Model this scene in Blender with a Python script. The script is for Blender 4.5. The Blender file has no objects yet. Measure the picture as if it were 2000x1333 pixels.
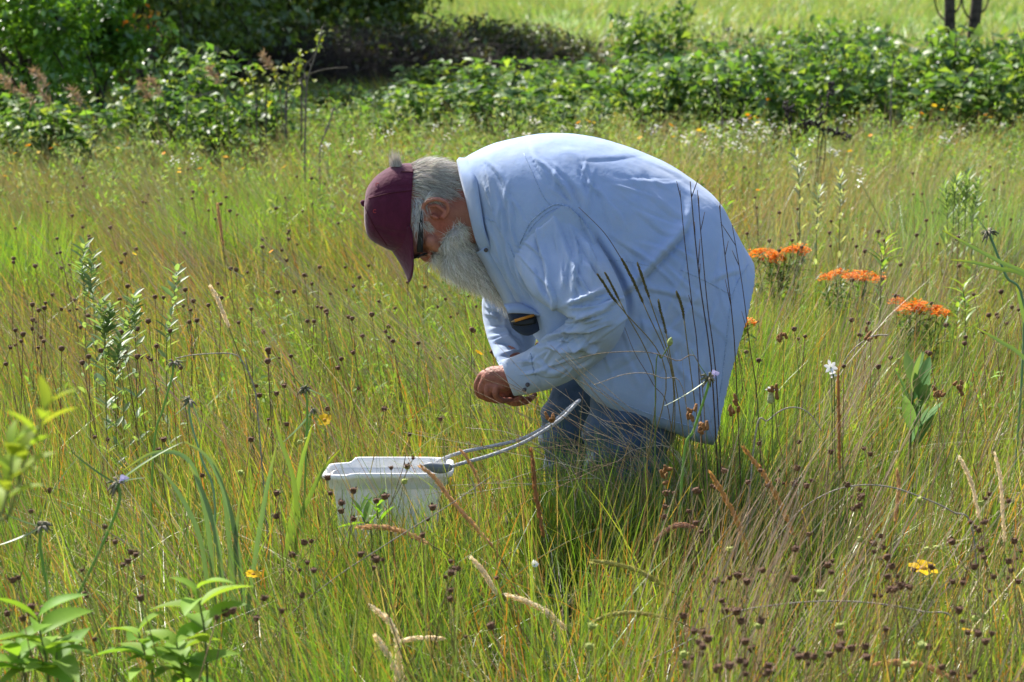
import bpy, math, random
import numpy as np
from mathutils import Vector
from mathutils.bvhtree import BVHTree

rng = np.random.default_rng(7)
random.seed(7)
PI = math.pi
scene = bpy.context.scene
COL = scene.collection

# ------------------------------------------------------------------ camera
LENS, CAMZ, PITCH = 92.0, 1.6, math.radians(8.28)
F = LENS / 36.0 * 2000.0
FW = np.array([0, math.cos(PITCH), -math.sin(PITCH)])
UP = np.array([0, math.sin(PITCH), math.cos(PITCH)])
RT = np.array([1.0, 0, 0])
CAM = np.array([0, 0, CAMZ])
Y0 = 7.0


def W(px, py, Y):
    """world point seen at photo position (px, py) at distance Y"""
    d = F * FW + (px - 1000.0) * RT - (py - 666.5) * UP
    return CAM + d * (Y / d[1])


def at_h(px, py, h):
    d = F * FW + (px - 1000.0) * RT - (py - 666.5) * UP
    return CAM + d * ((h - CAMZ) / d[2])


def proj(v):
    q = np.asarray(v) - CAM
    z = q @ FW
    return np.stack([1000 + F * (q @ RT) / z, 666.5 - F * (q @ UP) / z], -1)


cam = bpy.data.cameras.new("camera")
cam.lens = LENS
cam.sensor_width = 36
cam.clip_start = 0.1
cam.clip_end = 3000
cam.dof.use_dof = True
cam.dof.focus_distance = 6.98
cam.dof.aperture_fstop = 8.0
camo = bpy.data.objects.new("camera", cam)
camo.location = CAM
camo.rotation_euler = (PI / 2 - PITCH, 0, 0)
COL.objects.link(camo)
scene.camera = camo

# ------------------------------------------------------------------ light
SUN = np.array([-0.50, 0.68, 0.93])
SUN /= np.linalg.norm(SUN)
sl = bpy.data.lights.new("sun", "SUN")
sl.energy = 4.8
sl.angle = math.radians(2.0)
sl.color = (1.0, 0.955, 0.87)
so = bpy.data.objects.new("sun", sl)
so.rotation_euler = Vector(SUN).to_track_quat("Z", "Y").to_euler()
so.location = (0, 0, 20)
COL.objects.link(so)
world = bpy.data.worlds.new("World")
scene.world = world
world.use_nodes = True
nt = world.node_tree
bg = nt.nodes["Background"]
sky = nt.nodes.new("ShaderNodeTexSky")
sky.sky_type = "NISHITA"
sky.sun_disc = False
sky.sun_elevation = math.asin(SUN[2])
sky.sun_rotation = math.atan2(SUN[0], SUN[1])
sky.air_density = 1.0
sky.dust_density = 2.0
sky.ozone_density = 1.0
nt.links.new(sky.outputs[0], bg.inputs[0])
bg.inputs[1].default_value = 0.12
scene.view_settings.view_transform = "Standard"
scene.view_settings.look = "None"
scene.view_settings.gamma = 1.0
scene.view_settings.exposure = 1.08
scene.cycles.max_bounces = 8
scene.cycles.transmission_bounces = 4
scene.cycles.transparent_max_bounces = 4
scene.cycles.use_denoising = True


# ------------------------------------------------------------------ materials
def newmat(name):
    m = bpy.data.materials.new(name)
    m.use_nodes = True
    n = m.node_tree
    n.nodes.clear()
    return m, n, n.nodes, n.links


def N(nodes, kind, **kw):
    x = nodes.new(kind)
    for k, v in kw.items():
        setattr(x, k, v)
    return x


def veg(name, trans=0.45, gloss=0.05, rough=0.45, tint=(1.25, 1.2, 0.55), dirt=None):
    """thin plant tissue: colour from the plant's own 'col' attribute, lets light through"""
    m, n, nodes, L = newmat(name)
    out = N(nodes, "ShaderNodeOutputMaterial")
    at = N(nodes, "ShaderNodeAttribute", attribute_name="col")
    dif = N(nodes, "ShaderNodeBsdfDiffuse")
    tr = N(nodes, "ShaderNodeBsdfTranslucent")
    gl = N(nodes, "ShaderNodeBsdfGlossy")
    gl.inputs["Roughness"].default_value = rough
    mul = N(nodes, "ShaderNodeMix", data_type="RGBA", blend_type="MULTIPLY")
    mul.inputs[0].default_value = 1.0
    mul.inputs[7].default_value = (*tint, 1)
    src = at.outputs["Color"]
    if dirt:
        tc = N(nodes, "ShaderNodeTexCoord")
        no = N(nodes, "ShaderNodeTexNoise")
        no.inputs["Scale"].default_value = dirt
        no.inputs["Detail"].default_value = 9
        no.inputs["Roughness"].default_value = 0.72
        L.new(tc.outputs["Object"], no.inputs["Vector"])
        cr = N(nodes, "ShaderNodeValToRGB")
        cr.color_ramp.elements[0].position = 0.34
        cr.color_ramp.elements[1].position = 0.52
        cr.color_ramp.elements[0].color = (0.80, 0.77, 0.70, 1)
        cr.color_ramp.elements[1].color = (1, 1, 1, 1)
        L.new(no.outputs["Fac"], cr.inputs[0])
        mm = N(nodes, "ShaderNodeMix", data_type="RGBA", blend_type="MULTIPLY")
        mm.inputs[0].default_value = 1.0
        L.new(src, mm.inputs[6])
        L.new(cr.outputs[0], mm.inputs[7])
        src = mm.outputs[2]
    L.new(src, mul.inputs[6])
    L.new(src, dif.inputs["Color"])
    L.new(mul.outputs[2], tr.inputs["Color"])
    m1 = N(nodes, "ShaderNodeMixShader")
    m1.inputs[0].default_value = trans
    L.new(dif.outputs[0], m1.inputs[1])
    L.new(tr.outputs[0], m1.inputs[2])
    m2 = N(nodes, "ShaderNodeMixShader")
    m2.inputs[0].default_value = gloss
    L.new(m1.outputs[0], m2.inputs[1])
    L.new(gl.outputs[0], m2.inputs[2])
    L.new(m2.outputs[0], out.inputs["Surface"])
    return m


def solid(name, c1, c2=None, scale=20.0, rough=0.7, bump=0.0, bscale=60.0, spec=0.3, detail=6, attr=False, sheen=0.0, lo=0.35, hi=0.65):
    m, n, nodes, L = newmat(name)
    out = N(nodes, "ShaderNodeOutputMaterial")
    b = N(nodes, "ShaderNodeBsdfPrincipled")
    b.inputs["Roughness"].default_value = rough
    b.inputs["Specular IOR Level"].default_value = spec
    if sheen:
        b.inputs["Sheen Weight"].default_value = sheen
    tc = N(nodes, "ShaderNodeTexCoord")
    if c2 is None:
        c2 = tuple(x * 0.8 for x in c1)
    no = N(nodes, "ShaderNodeTexNoise")
    no.inputs["Scale"].default_value = scale
    no.inputs["Detail"].default_value = detail
    L.new(tc.outputs["Object"], no.inputs["Vector"])
    cr = N(nodes, "ShaderNodeValToRGB")
    cr.color_ramp.elements[0].position = lo
    cr.color_ramp.elements[1].position = hi
    cr.color_ramp.elements[0].color = (*c2, 1)
    cr.color_ramp.elements[1].color = (*c1, 1)
    L.new(no.outputs["Fac"], cr.inputs[0])
    src = cr.outputs[0]
    if attr:
        at = N(nodes, "ShaderNodeAttribute", attribute_name="col")
        mul = N(nodes, "ShaderNodeMix", data_type="RGBA", blend_type="MULTIPLY")
        mul.inputs[0].default_value = 1.0
        L.new(src, mul.inputs[6])
        L.new(at.outputs["Color"], mul.inputs[7])
        src = mul.outputs[2]
    L.new(src, b.inputs["Base Color"])
    if bump:
        nb = N(nodes, "ShaderNodeTexNoise")
        nb.inputs["Scale"].default_value = bscale
        nb.inputs["Detail"].default_value = 8
        L.new(tc.outputs["Object"], nb.inputs["Vector"])
        bp = N(nodes, "ShaderNodeBump")
        bp.inputs["Strength"].default_value = bump
        bp.inputs["Distance"].default_value = 0.01
        L.new(nb.outputs["Fac"], bp.inputs["Height"])
        L.new(bp.outputs[0], b.inputs["Normal"])
    L.new(b.outputs[0], out.inputs["Surface"])
    return m


M = {}
M["grass"] = veg("grass_blades", 0.48, 0.05, 0.4)
M["dry"] = veg("dry_straw", 0.25, 0.05, 0.45, (1.1, 1.0, 0.8))
M["leaf"] = veg("broad_leaf", 0.52, 0.035, 0.42, (1.45, 1.35, 0.45))
M["wood_leaf"] = veg("woodland_leaf", 0.42, 0.06, 0.4, (1.3, 1.25, 0.45))
M["forb"] = veg("forb_leaf", 0.45, 0.015, 0.5, (1.35, 1.25, 0.55))
M["bristle"] = veg("seed_bristle", 0.38, 0.02, 0.6, (1.1, 1.0, 0.85))
M["petal"] = veg("petal", 0.35, 0.02, 0.5, (1.05, 1.0, 0.9))
M["seed"] = solid("dry_seed_head", (0.22, 0.11, 0.055), (0.07, 0.033, 0.018), 190, 0.75, 0.6, 420)
M["tree_leaf"] = veg("tree_leaf", 0.5, 0.07, 0.33, (1.4, 1.35, 0.45))
M["bark"] = solid("bark", (0.085, 0.068, 0.055), (0.025, 0.02, 0.017), 14, 0.9, 0.8, 30)
M["twig"] = solid("grey_twig", (0.13, 0.11, 0.095), (0.05, 0.04, 0.034), 20, 0.9)
M["spike"] = solid("seed_spike", (1, 1, 1), (0.6, 0.55, 0.5), 220, 0.85, 0.6, 400, attr=True)


# ------------------------------------------------------------------ mesh helpers
def mesh(name, v, f, mat, parent=None, smooth=False, col=None, data_only=False):
    """v: (n,3) array; f: (m,3|4) int array, or a list of such arrays / polygons"""
    v = np.asarray(v, dtype=np.float32)
    me = bpy.data.meshes.new(name)
    if isinstance(f, np.ndarray):
        f = [f]
    if len(f) and not isinstance(f[0], np.ndarray):
        tri = np.array([x for x in f if len(x) == 3], dtype=np.int32).reshape(-1, 3)
        qu = np.array([x for x in f if len(x) == 4], dtype=np.int32).reshape(-1, 4)
        f = [a for a in (tri, qu) if len(a)]
    loops = np.concatenate([a.ravel() for a in f]).astype(np.int32)
    tot = np.concatenate([np.full(len(a), a.shape[1], dtype=np.int32) for a in f])
    start = np.concatenate([[0], np.cumsum(tot)[:-1]]).astype(np.int32)
    me.vertices.add(len(v))
    me.vertices.foreach_set("co", v.ravel())
    me.loops.add(len(loops))
    me.loops.foreach_set("vertex_index", loops)
    me.polygons.add(len(tot))
    me.polygons.foreach_set("loop_start", start)
    if smooth:
        me.polygons.foreach_set("use_smooth", np.ones(len(tot), dtype=bool))
    if col is not None:
        a = me.attributes.new("col", "FLOAT_COLOR", "POINT")
        c = np.ones((len(v), 4), dtype=np.float32)
        c[:, :3] = col
        a.data.foreach_set("color", c.ravel())
    me.update(calc_edges=True)
    me.validate()
    if mat is not None:
        me.materials.append(mat)
    if data_only:
        return me
    return link(name, me, parent)


def link(name, me, parent=None):
    o = bpy.data.objects.new(name, me)
    COL.objects.link(o)
    if parent is not None:
        o.parent = parent
    return o


def tag(o, label=None, cat=None, group=None, kind=None):
    if label:
        o["label"] = label
    if cat:
        o["category"] = cat
    if group:
        o["group"] = group
    if kind:
        o["kind"] = kind
    return o


def empty(name, loc=(0, 0, 0), label=None, cat=None, group=None):
    o = bpy.data.objects.new(name, None)
    o.empty_display_size = 0.05
    o.location = loc
    COL.objects.link(o)
    return tag(o, label, cat, group)


def copy_tree(o, parent=None):
    c = o.copy()
    COL.objects.link(c)
    if parent is not None:
        c.parent = parent
    for ch in list(o.children):
        copy_tree(ch, c)
    return c


class MB:
    def __init__(self):
        self.v, self.f, self.c, self.n = [], [], [], 0

    def add(self, v, f, c=None):
        v = np.asarray(v, dtype=float)
        self.v.append(v)
        for a in (f if isinstance(f, list) else [f]):
            self.f.append(np.asarray(a, dtype=np.int32) + self.n)
        cc = np.ones((len(v), 3))
        if c is not None:
            cc[:] = c
        self.c.append(cc)
        self.n += len(v)

    def build(self, name, mat, parent=None, smooth=False, data_only=False, origin=None):
        tri = [a for a in self.f if a.shape[1] == 3]
        qu = [a for a in self.f if a.shape[1] == 4]
        fs = [np.concatenate(x) for x in (tri, qu) if x]
        v = np.concatenate(self.v)
        if origin is not None:
            v = v - np.asarray(origin)
        return mesh(name, v, fs, mat, parent, smooth, np.concatenate(self.c), data_only)


def catmull(p, sub):
    p = np.asarray(p, dtype=float)
    if len(p) < 3:
        t = np.linspace(0, 1, sub + 1)[:, None]
        return p[0] * (1 - t) + p[-1] * t
    q = np.vstack([2 * p[0] - p[1], p, 2 * p[-1] - p[-2]])
    out = []
    for i in range(1, len(q) - 2):
        for k in range(sub):
            t = k / sub
            out.append(0.5 * ((2 * q[i]) + (-q[i - 1] + q[i + 1]) * t + (2 * q[i - 1] - 5 * q[i] + 4 * q[i + 1] - q[i + 2]) * t * t
                              + (-q[i - 1] + 3 * q[i] - 3 * q[i + 1] + q[i + 2]) * t ** 3))
    out.append(q[-2])
    return np.array(out)


def rings(R):
    """R: (m, n, 3) closed rings -> verts, quads + end fans"""
    R = np.asarray(R)
    m, n = R.shape[:2]
    v = R.reshape(-1, 3)
    i = np.arange(m - 1)[:, None] * n
    j = np.arange(n)[None]
    k = (j + 1) % n
    q = np.stack([i + j, i + k, i + n + k, i + n + j], -1).reshape(-1, 4)
    v = np.vstack([v, R[0].mean(0), R[-1].mean(0)])
    a, b = m * n, m * n + 1
    j = np.arange(n)
    k = (j + 1) % n
    t = np.concatenate([np.stack([np.full(n, a), k, j], -1), np.stack([np.full(n, b), (m - 1) * n + j, (m - 1) * n + k], -1)])
    return v, [q, t]


def tube(pts, rad, n=6, sub=1):
    """tapered tube along a polyline; rad scalar or per point; rounded ends"""
    p = np.asarray(pts, dtype=float)
    r = np.broadcast_to(np.asarray(rad, dtype=float), (len(p),))
    if sub > 1:
        pr = catmull(np.hstack([p, r[:, None]]), sub)
        p, r = pr[:, :3], pr[:, 3]
    d = np.gradient(p, axis=0)
    d /= np.linalg.norm(d, axis=1)[:, None] + 1e-12
    ref = np.array([0.0, 1, 0]) if abs(d[:, 1]).mean() < 0.8 else np.array([1.0, 0, 0])
    a = np.cross(d, ref)
    a /= np.linalg.norm(a, axis=1)[:, None] + 1e-12
    b = np.cross(d, a)
    th = np.linspace(0, 2 * PI, n, endpoint=False)
    R = p[:, None] + r[:, None, None] * (np.cos(th)[None, :, None] * a[:, None] + np.sin(th)[None, :, None] * b[:, None])
    return rings(R)


def capsule(pts, rad, n=14, sub=4):
    """tube with hemispherical ends, for limbs and fingers"""
    p = np.asarray(pts, dtype=float)
    r = np.broadcast_to(np.asarray(rad, dtype=float), (len(p),)).copy()
    pr = catmull(np.hstack([p, r[:, None]]), sub)
    p, r = pr[:, :3], pr[:, 3]
    d0 = p[0] - p[1]
    d0 /= np.linalg.norm(d0)
    d1 = p[-1] - p[-2]
    d1 /= np.linalg.norm(d1)
    A = [(p[0] + d0 * r[0] * math.cos(t), r[0] * math.sin(t)) for t in (0.15, 0.6, 1.05)]
    B = [(p[-1] + d1 * r[-1] * math.cos(t), r[-1] * math.sin(t)) for t in (1.05, 0.6, 0.15)]
    p = np.vstack([[x[0] for x in A], p, [x[0] for x in B]])
    r = np.concatenate([[x[1] for x in A], r, [x[1] for x in B]])
    return tube(p, r, n)


def loft(st, n=40, sub=5, p=2.0, Yc=None, post=None):
    """st rows: (top px, top py, bottom px, bottom py, half width, Ycentre)"""
    s = catmull(np.array(st, dtype=float), sub)
    th = np.linspace(0, 2 * PI, n, endpoint=False)
    c, sn = np.cos(th), np.sin(th)
    if p != 2.0:
        c = np.sign(c) * np.abs(c) ** (2 / p)
        sn = np.sign(sn) * np.abs(sn) ** (2 / p)
    R = []
    for row in s:
        tx, ty, bx, by, hw, yc = row
        T, B = W(tx, ty, yc), W(bx, by, yc)
        mid, h = (T + B) / 2, (T - B) / 2
        R.append(mid + h[None] * c[:, None] + np.array([0, 1.0, 0])[None] * hw * sn[:, None])
    R = np.array(R)
    if post:
        R = post(R, th, s)
    return rings(R)


def fused(parts, voxel, smooth_it=6, fac=0.5):
    """union of closed pieces as ONE continuous surface"""
    b = MB()
    for v, f in parts:
        b.add(v, f)
    me = b.build("fuse", None, data_only=True)
    o = bpy.data.objects.new("fuse", me)
    COL.objects.link(o)
    r = o.modifiers.new("r", "REMESH")
    r.mode = "VOXEL"
    r.voxel_size = voxel
    r.use_smooth_shade = True
    s = o.modifiers.new("s", "SMOOTH")
    s.factor = fac
    s.iterations = smooth_it
    bpy.context.view_layer.update()
    dg = bpy.context.evaluated_depsgraph_get()
    out = bpy.data.meshes.new_from_object(o.evaluated_get(dg))
    bpy.data.objects.remove(o)
    bpy.data.meshes.remove(me)
    for p in out.polygons:
        p.use_smooth = True
    return out


def get_vn(me):
    n = len(me.vertices)
    v = np.empty(n * 3, dtype=np.float32)
    me.vertices.foreach_get("co", v)
    nn = np.empty(n * 3, dtype=np.float32)
    me.vertex_normals.foreach_get("vector", nn)
    return v.reshape(-1, 3).astype(float), nn.reshape(-1, 3).astype(float)


def set_v(me, v):
    me.vertices.foreach_set("co", v.astype(np.float32).ravel())
    me.update()


def set_col(me, c):
    a = me.attributes.new("col", "FLOAT_COLOR", "POINT")
    cc = np.ones((len(me.vertices), 4), dtype=np.float32)
    cc[:, :3] = c
    a.data.foreach_set("color", cc.ravel())


def vnoise(p, seed=0):
    """cheap smooth noise, sum of sines"""
    r = np.random.default_rng(seed)
    out = np.zeros(len(p))
    for k in range(10):
        d = r.normal(size=p.shape[1])
        out += np.sin(p @ d * (1 + 0.25 * k) + r.uniform(0, 6.28)) / (1 + 0.2 * k)
    return out / 4.0


def seg_dist(q, pl):
    """distance and signed side and arc parameter from points q (n,2) to a polyline"""
    best = np.full(len(q), 1e9)
    sd = np.zeros(len(q))
    tt = np.zeros(len(q))
    m = len(pl) - 1
    for i in range(m):
        a, b = np.array(pl[i], float), np.array(pl[i + 1], float)
        e = b - a
        l = np.linalg.norm(e)
        t = np.clip(((q - a) @ e) / l ** 2, 0, 1)
        d = q - (a + t[:, None] * e)
        dist = np.linalg.norm(d, axis=1)
        side = np.sign(e[0] * d[:, 1] - e[1] * d[:, 0])
        k = dist < best
        best[k] = dist[k]
        sd[k] = side[k]
        tt[k] = (i + t[k]) / m
    return best, sd, tt


def inpoly(q, poly):
    x, y = q[:, 0], q[:, 1]
    c = np.zeros(len(q), bool)
    n = len(poly)
    for i in range(n):
        x0, y0 = poly[i]
        x1, y1 = poly[(i + 1) % n]
        if y0 == y1:
            continue
        k = ((y0 > y) != (y1 > y)) & (x < (x1 - x0) * (y - y0) / (y1 - y0) + x0)
        c ^= k
    return c


# ------------------------------------------------------------------ vegetation generators
def blades(base, h, lean, width, curve, segs, c0, c1, face=None, blunt=0.0):
    n = len(base)
    t = np.linspace(0, 1, segs + 1)
    P = np.repeat(base[:, None], segs + 1, 1)
    bend = curve[:, None] * t[None] ** 2
    lx = lean[:, 0:1] * t[None] + lean[:, 0:1] * bend * 1.6
    ly = lean[:, 1:2] * t[None] + lean[:, 1:2] * bend * 1.6
    P[..., 0] += h[:, None] * lx
    P[..., 1] += h[:, None] * ly
    P[..., 2] += h[:, None] * (t[None] - 0.55 * bend)
    ang = rng.uniform(0, PI, n) if face is None else face
    wd = np.stack([np.cos(ang), np.sin(ang), np.zeros(n)], -1)
    ww = width[:, None] * np.maximum((1 - t[None]) ** 0.75, blunt)
    ww[:, 0] *= 0.7
    ww[:, -1] = np.maximum(ww[:, -1], width * 0.06)
    L = P - wd[:, None] * ww[..., None] * 0.5
    Rr = P + wd[:, None] * ww[..., None] * 0.5
    V = np.stack([L, Rr], 2).reshape(n, -1, 3)
    k = 2 * (segs + 1)
    i = np.arange(segs) * 2
    q = np.stack([i, i + 1, i + 3, i + 2], -1)
    fq = (np.arange(n)[:, None, None] * k + q[None]).reshape(-1, 4)
    tc = np.repeat(t, 2)[None, :, None]
    C = c0[:, None] * (1 - tc) + c1[:, None] * tc
    return V.reshape(-1, 3), fq, C.reshape(-1, 3)


def leaves(base, d, nrm, length, width, col, droop=0.25, fold=0.25):
    """5-vertex leaves with a folded midrib"""
    n = len(base)
    d = d / (np.linalg.norm(d, axis=1)[:, None] + 1e-9)
    s = np.cross(d, nrm)
    s /= np.linalg.norm(s, axis=1)[:, None] + 1e-9
    u = np.cross(s, d)
    l, w = length[:, None], width[:, None]
    m0 = base
    m1 = base + d * l * 0.45
    m2 = base + d * l - u * l * droop
    A = base + d * l * 0.42 + s * w * 0.5 + u * w * fold
    B = base + d * l * 0.42 - s * w * 0.5 + u * w * fold
    V = np.stack([m0, m1, m2, A, B], 1).reshape(-1, 3)
    t = np.array([[0, 3, 1], [1, 3, 2], [0, 1, 4], [1, 2, 4]])
    f = (np.arange(n)[:, None, None] * 5 + t[None]).reshape(-1, 3)
    return V, f, np.repeat(col, 5, 0)


def wide_leaf(base, d, nrm, length, width, droop=0.4, fold=0.2, n=9, power=0.9):
    """one large, smooth, curved leaf (near plants)"""
    d = np.asarray(d, float) / np.linalg.norm(d)
    s = np.cross(d, nrm)
    s /= np.linalg.norm(s)
    u = np.cross(s, d)
    t = np.linspace(0, 1, n)
    prof = np.sin(PI * np.clip(t, 0, 1) ** power) ** 0.8 * width * 0.5 + 0.0006
    mid = base + d * (length * t)[:, None] * 1.0 - u * (droop * length * t ** 2)[:, None]
    A = mid + s * prof[:, None] + u * (prof * fold * 2)[:, None]
    B = mid - s * prof[:, None] + u * (prof * fold * 2)[:, None]
    V = np.stack([A, mid, B], 1).reshape(-1, 3)
    q = []
    for i in range(n - 1):
        q += [[3 * i, 3 * i + 1, 3 * i + 4, 3 * i + 3], [3 * i + 1, 3 * i + 2, 3 * i + 5, 3 * i + 4]]
    return V, np.array(q)


def rcol(n, palette, weights=None, jit=0.18):
    pal = np.array(palette, float)
    k = rng.choice(len(pal), n, p=None if weights is None else np.array(weights) / np.sum(weights))
    return np.clip(pal[k] * rng.uniform(1 - jit, 1 + jit, (n, 1)) * rng.uniform(0.93, 1.07, (n, 3)), 0.004, 0.95)


GREENS = [(0.12, 0.25, 0.02), (0.19, 0.32, 0.03), (0.27, 0.35, 0.04), (0.08, 0.18, 0.03)]
TANS = [(0.40, 0.27, 0.08), (0.42, 0.32, 0.15), (0.40, 0.16, 0.035)]


# ------------------------------------------------------------------ ground
def ground_material():
    m, n, nodes, L = newmat("meadow_ground")
    out = N(nodes, "ShaderNodeOutputMaterial")
    b = N(nodes, "ShaderNodeBsdfPrincipled")
    b.inputs["Roughness"].default_value = 0.95
    b.inputs["Specular IOR Level"].default_value = 0.1
    g = N(nodes, "ShaderNodeNewGeometry")
    sep = N(nodes, "ShaderNodeSeparateXYZ")
    L.new(g.outputs["Position"], sep.inputs[0])

    def ramp(scale, c, pos, detail=8):
        no = N(nodes, "ShaderNodeTexNoise")
        no.inputs["Scale"].default_value = scale
        no.inputs["Detail"].default_value = detail
        L.new(g.outputs["Position"], no.inputs["Vector"])
        r = N(nodes, "ShaderNodeValToRGB")
        for i in range(len(c) - 2):
            r.color_ramp.elements.new(0.5)
        for e, cc, pp in zip(r.color_ramp.elements, c, pos):
            e.position = pp
            e.color = (*cc, 1)
        L.new(no.outputs["Fac"], r.inputs[0])
        return r

    near = ramp(7.0, [(0.045, 0.04, 0.018), (0.075, 0.085, 0.02), (0.16, 0.13, 0.06)], [0.3, 0.5, 0.72])
    far = ramp(0.22, [(0.24, 0.21, 0.09), (0.15, 0.22, 0.06), (0.19, 0.27, 0.08)], [0.36, 0.5, 0.62], 10)
    mr = N(nodes, "ShaderNodeMapRange")
    mr.inputs[1].default_value = 26
    mr.inputs[2].default_value = 42
    L.new(sep.outputs[1], mr.inputs[0])
    mx = N(nodes, "ShaderNodeMix", data_type="RGBA")
    L.new(mr.outputs[0], mx.inputs[0])
    L.new(near.outputs[0], mx.inputs[6])
    L.new(far.outputs[0], mx.inputs[7])
    L.new(mx.outputs[2], b.inputs["Base Color"])
    L.new(b.outputs[0], out.inputs["Surface"])
    return m


gx = np.concatenate([np.linspace(-600, -20, 12), np.linspace(-15, 15, 31), np.linspace(20, 600, 12)])
gy = np.concatenate([np.linspace(-60, 0, 6), np.linspace(1, 40, 60), np.linspace(45, 1200, 30)])
X, Yg = np.meshgrid(gx, gy)


def gz(x, y):
    return 0.025 * np.sin(x * 1.3 + 0.4) * np.sin(y * 0.9) * (np.abs(x) < 40)


Vg = np.stack([X, Yg, gz(X, Yg)], -1).reshape(-1, 3)
nx = len(gx)
ii, jj = np.meshgrid(np.arange(len(gy) - 1), np.arange(nx - 1), indexing="ij")
a = (ii * nx + jj).ravel()
gq = np.stack([a, a + 1, a + nx + 1, a + nx], -1)
tag(mesh("ground", Vg, gq, ground_material(), smooth=True), kind="structure")

# ------------------------------------------------------------------ the man
man = empty("person", W(1180, 1090, Y0) * np.array([1, 1, 0]),
            "bearded man in maroon cap, denim shirt and jeans bending over in the meadow", "person")
MO = np.array(man.location)


def mpart(name, me_or_obj, mat=None, parent=None):
    """child of the man (mesh in world coordinates -> local)"""
    me = me_or_obj
    me.name = name
    v, _ = get_vn(me)
    set_v(me, v - MO)
    me.materials.clear()
    if mat:
        me.materials.append(mat)
    return link(name, me, parent or man)


y0 = Y0
# --- shirt torso
torso_st = [
    (896, 318, 936, 490, 0.085, y0), (922, 300, 958, 522, 0.135, y0), (970, 280, 985, 566, 0.18, y0),
    (1040, 264, 1015, 618, 0.22, y0), (1105, 261, 1050, 662, 0.242, y0), (1170, 270, 1085, 698, 0.250, y0),
    (1235, 290, 1112, 722, 0.255, y0), (1300, 318, 1162, 768, 0.258, y0), (1358, 353, 1230, 802, 0.262, y0),
    (1404, 397, 1300, 825, 0.262, y0), (1438, 450, 1345, 840, 0.260, y0), (1462, 500, 1374, 848, 0.258, y0),
    (1470, 517, 1385, 851, 0.256, y0)]


def hem(R, th, s):
    m = len(R)
    # over the belly and seat the cloth hangs like a curtain: wide right down to the hem
    cc = np.sign(np.cos(th)) * np.abs(np.cos(th)) ** (2 / 2.25)
    for i in range(m):
        k = np.clip((i - 18) / 16, 0, 1)
        qx = 2.25 + 4.0 * k
        wide_ = (1 - np.abs(cc) ** qx).clip(0, 1) ** (1 / qx) * np.sign(np.sin(th))
        low_ = cc < 0
        R[i][low_, 1] = s[i][5] + s[i][4] * wide_[low_]
    ax = (W(1427, 684, y0) - W(1300, 600, y0))
    ax /= np.linalg.norm(ax)
    for i in range(m - 14, m):
        w = (i - (m - 14)) / 13
        R[i] -= ax[None] * (0.010 * w * np.sin(th) ** 2 * (1 + 0.35 * np.sin(3 * th + 0.6)))[:, None]
    last = R[-1]
    cen = last.mean(0)
    extra = [cen + (last - cen) * 0.975 - ax * 0.004, cen + (last - cen) * 0.93 - ax * 0.05, cen + (last - cen) * 0.7 - ax * 0.12]
    return np.concatenate([R, np.array(extra)])


sleeve_near = [
    (1022, 468, 1104, 398, 0.06, y0 - 0.185), (1006, 498, 1140, 424, 0.072, y0 - 0.192), (1006, 515, 1158, 450, 0.080, y0 - 0.205), (1022, 550, 1178, 488, 0.084, y0 - 0.245),
    (1048, 585, 1203, 537, 0.084, y0 - 0.288), (1088, 607, 1222, 588, 0.080, y0 - 0.318), (1108, 618, 1222, 632, 0.076, y0 - 0.322),
    (1104, 632, 1196, 682, 0.072, y0 - 0.298), (1078, 650, 1152, 720, 0.066, y0 - 0.242), (1046, 674, 1100, 750, 0.06, y0 - 0.175),
    (1012, 694, 1048, 766, 0.052, y0 - 0.11), (982, 705, 1008, 771, 0.046, y0 - 0.075)]
sleeve_far = [
    (1000, 440, 1110, 430, 0.07, y0 + 0.14), (962, 520, 1075, 520, 0.085, y0 + 0.22), (944, 570, 1060, 590, 0.085, y0 + 0.26),
    (943, 622, 1050, 650, 0.080, y0 + 0.26), (953, 664, 1040, 698, 0.080, y0 + 0.195), (966, 696, 1034, 730, 0.066, y0 + 0.125),
    (978, 715, 1028, 748, 0.052, y0 + 0.062)]
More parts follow.
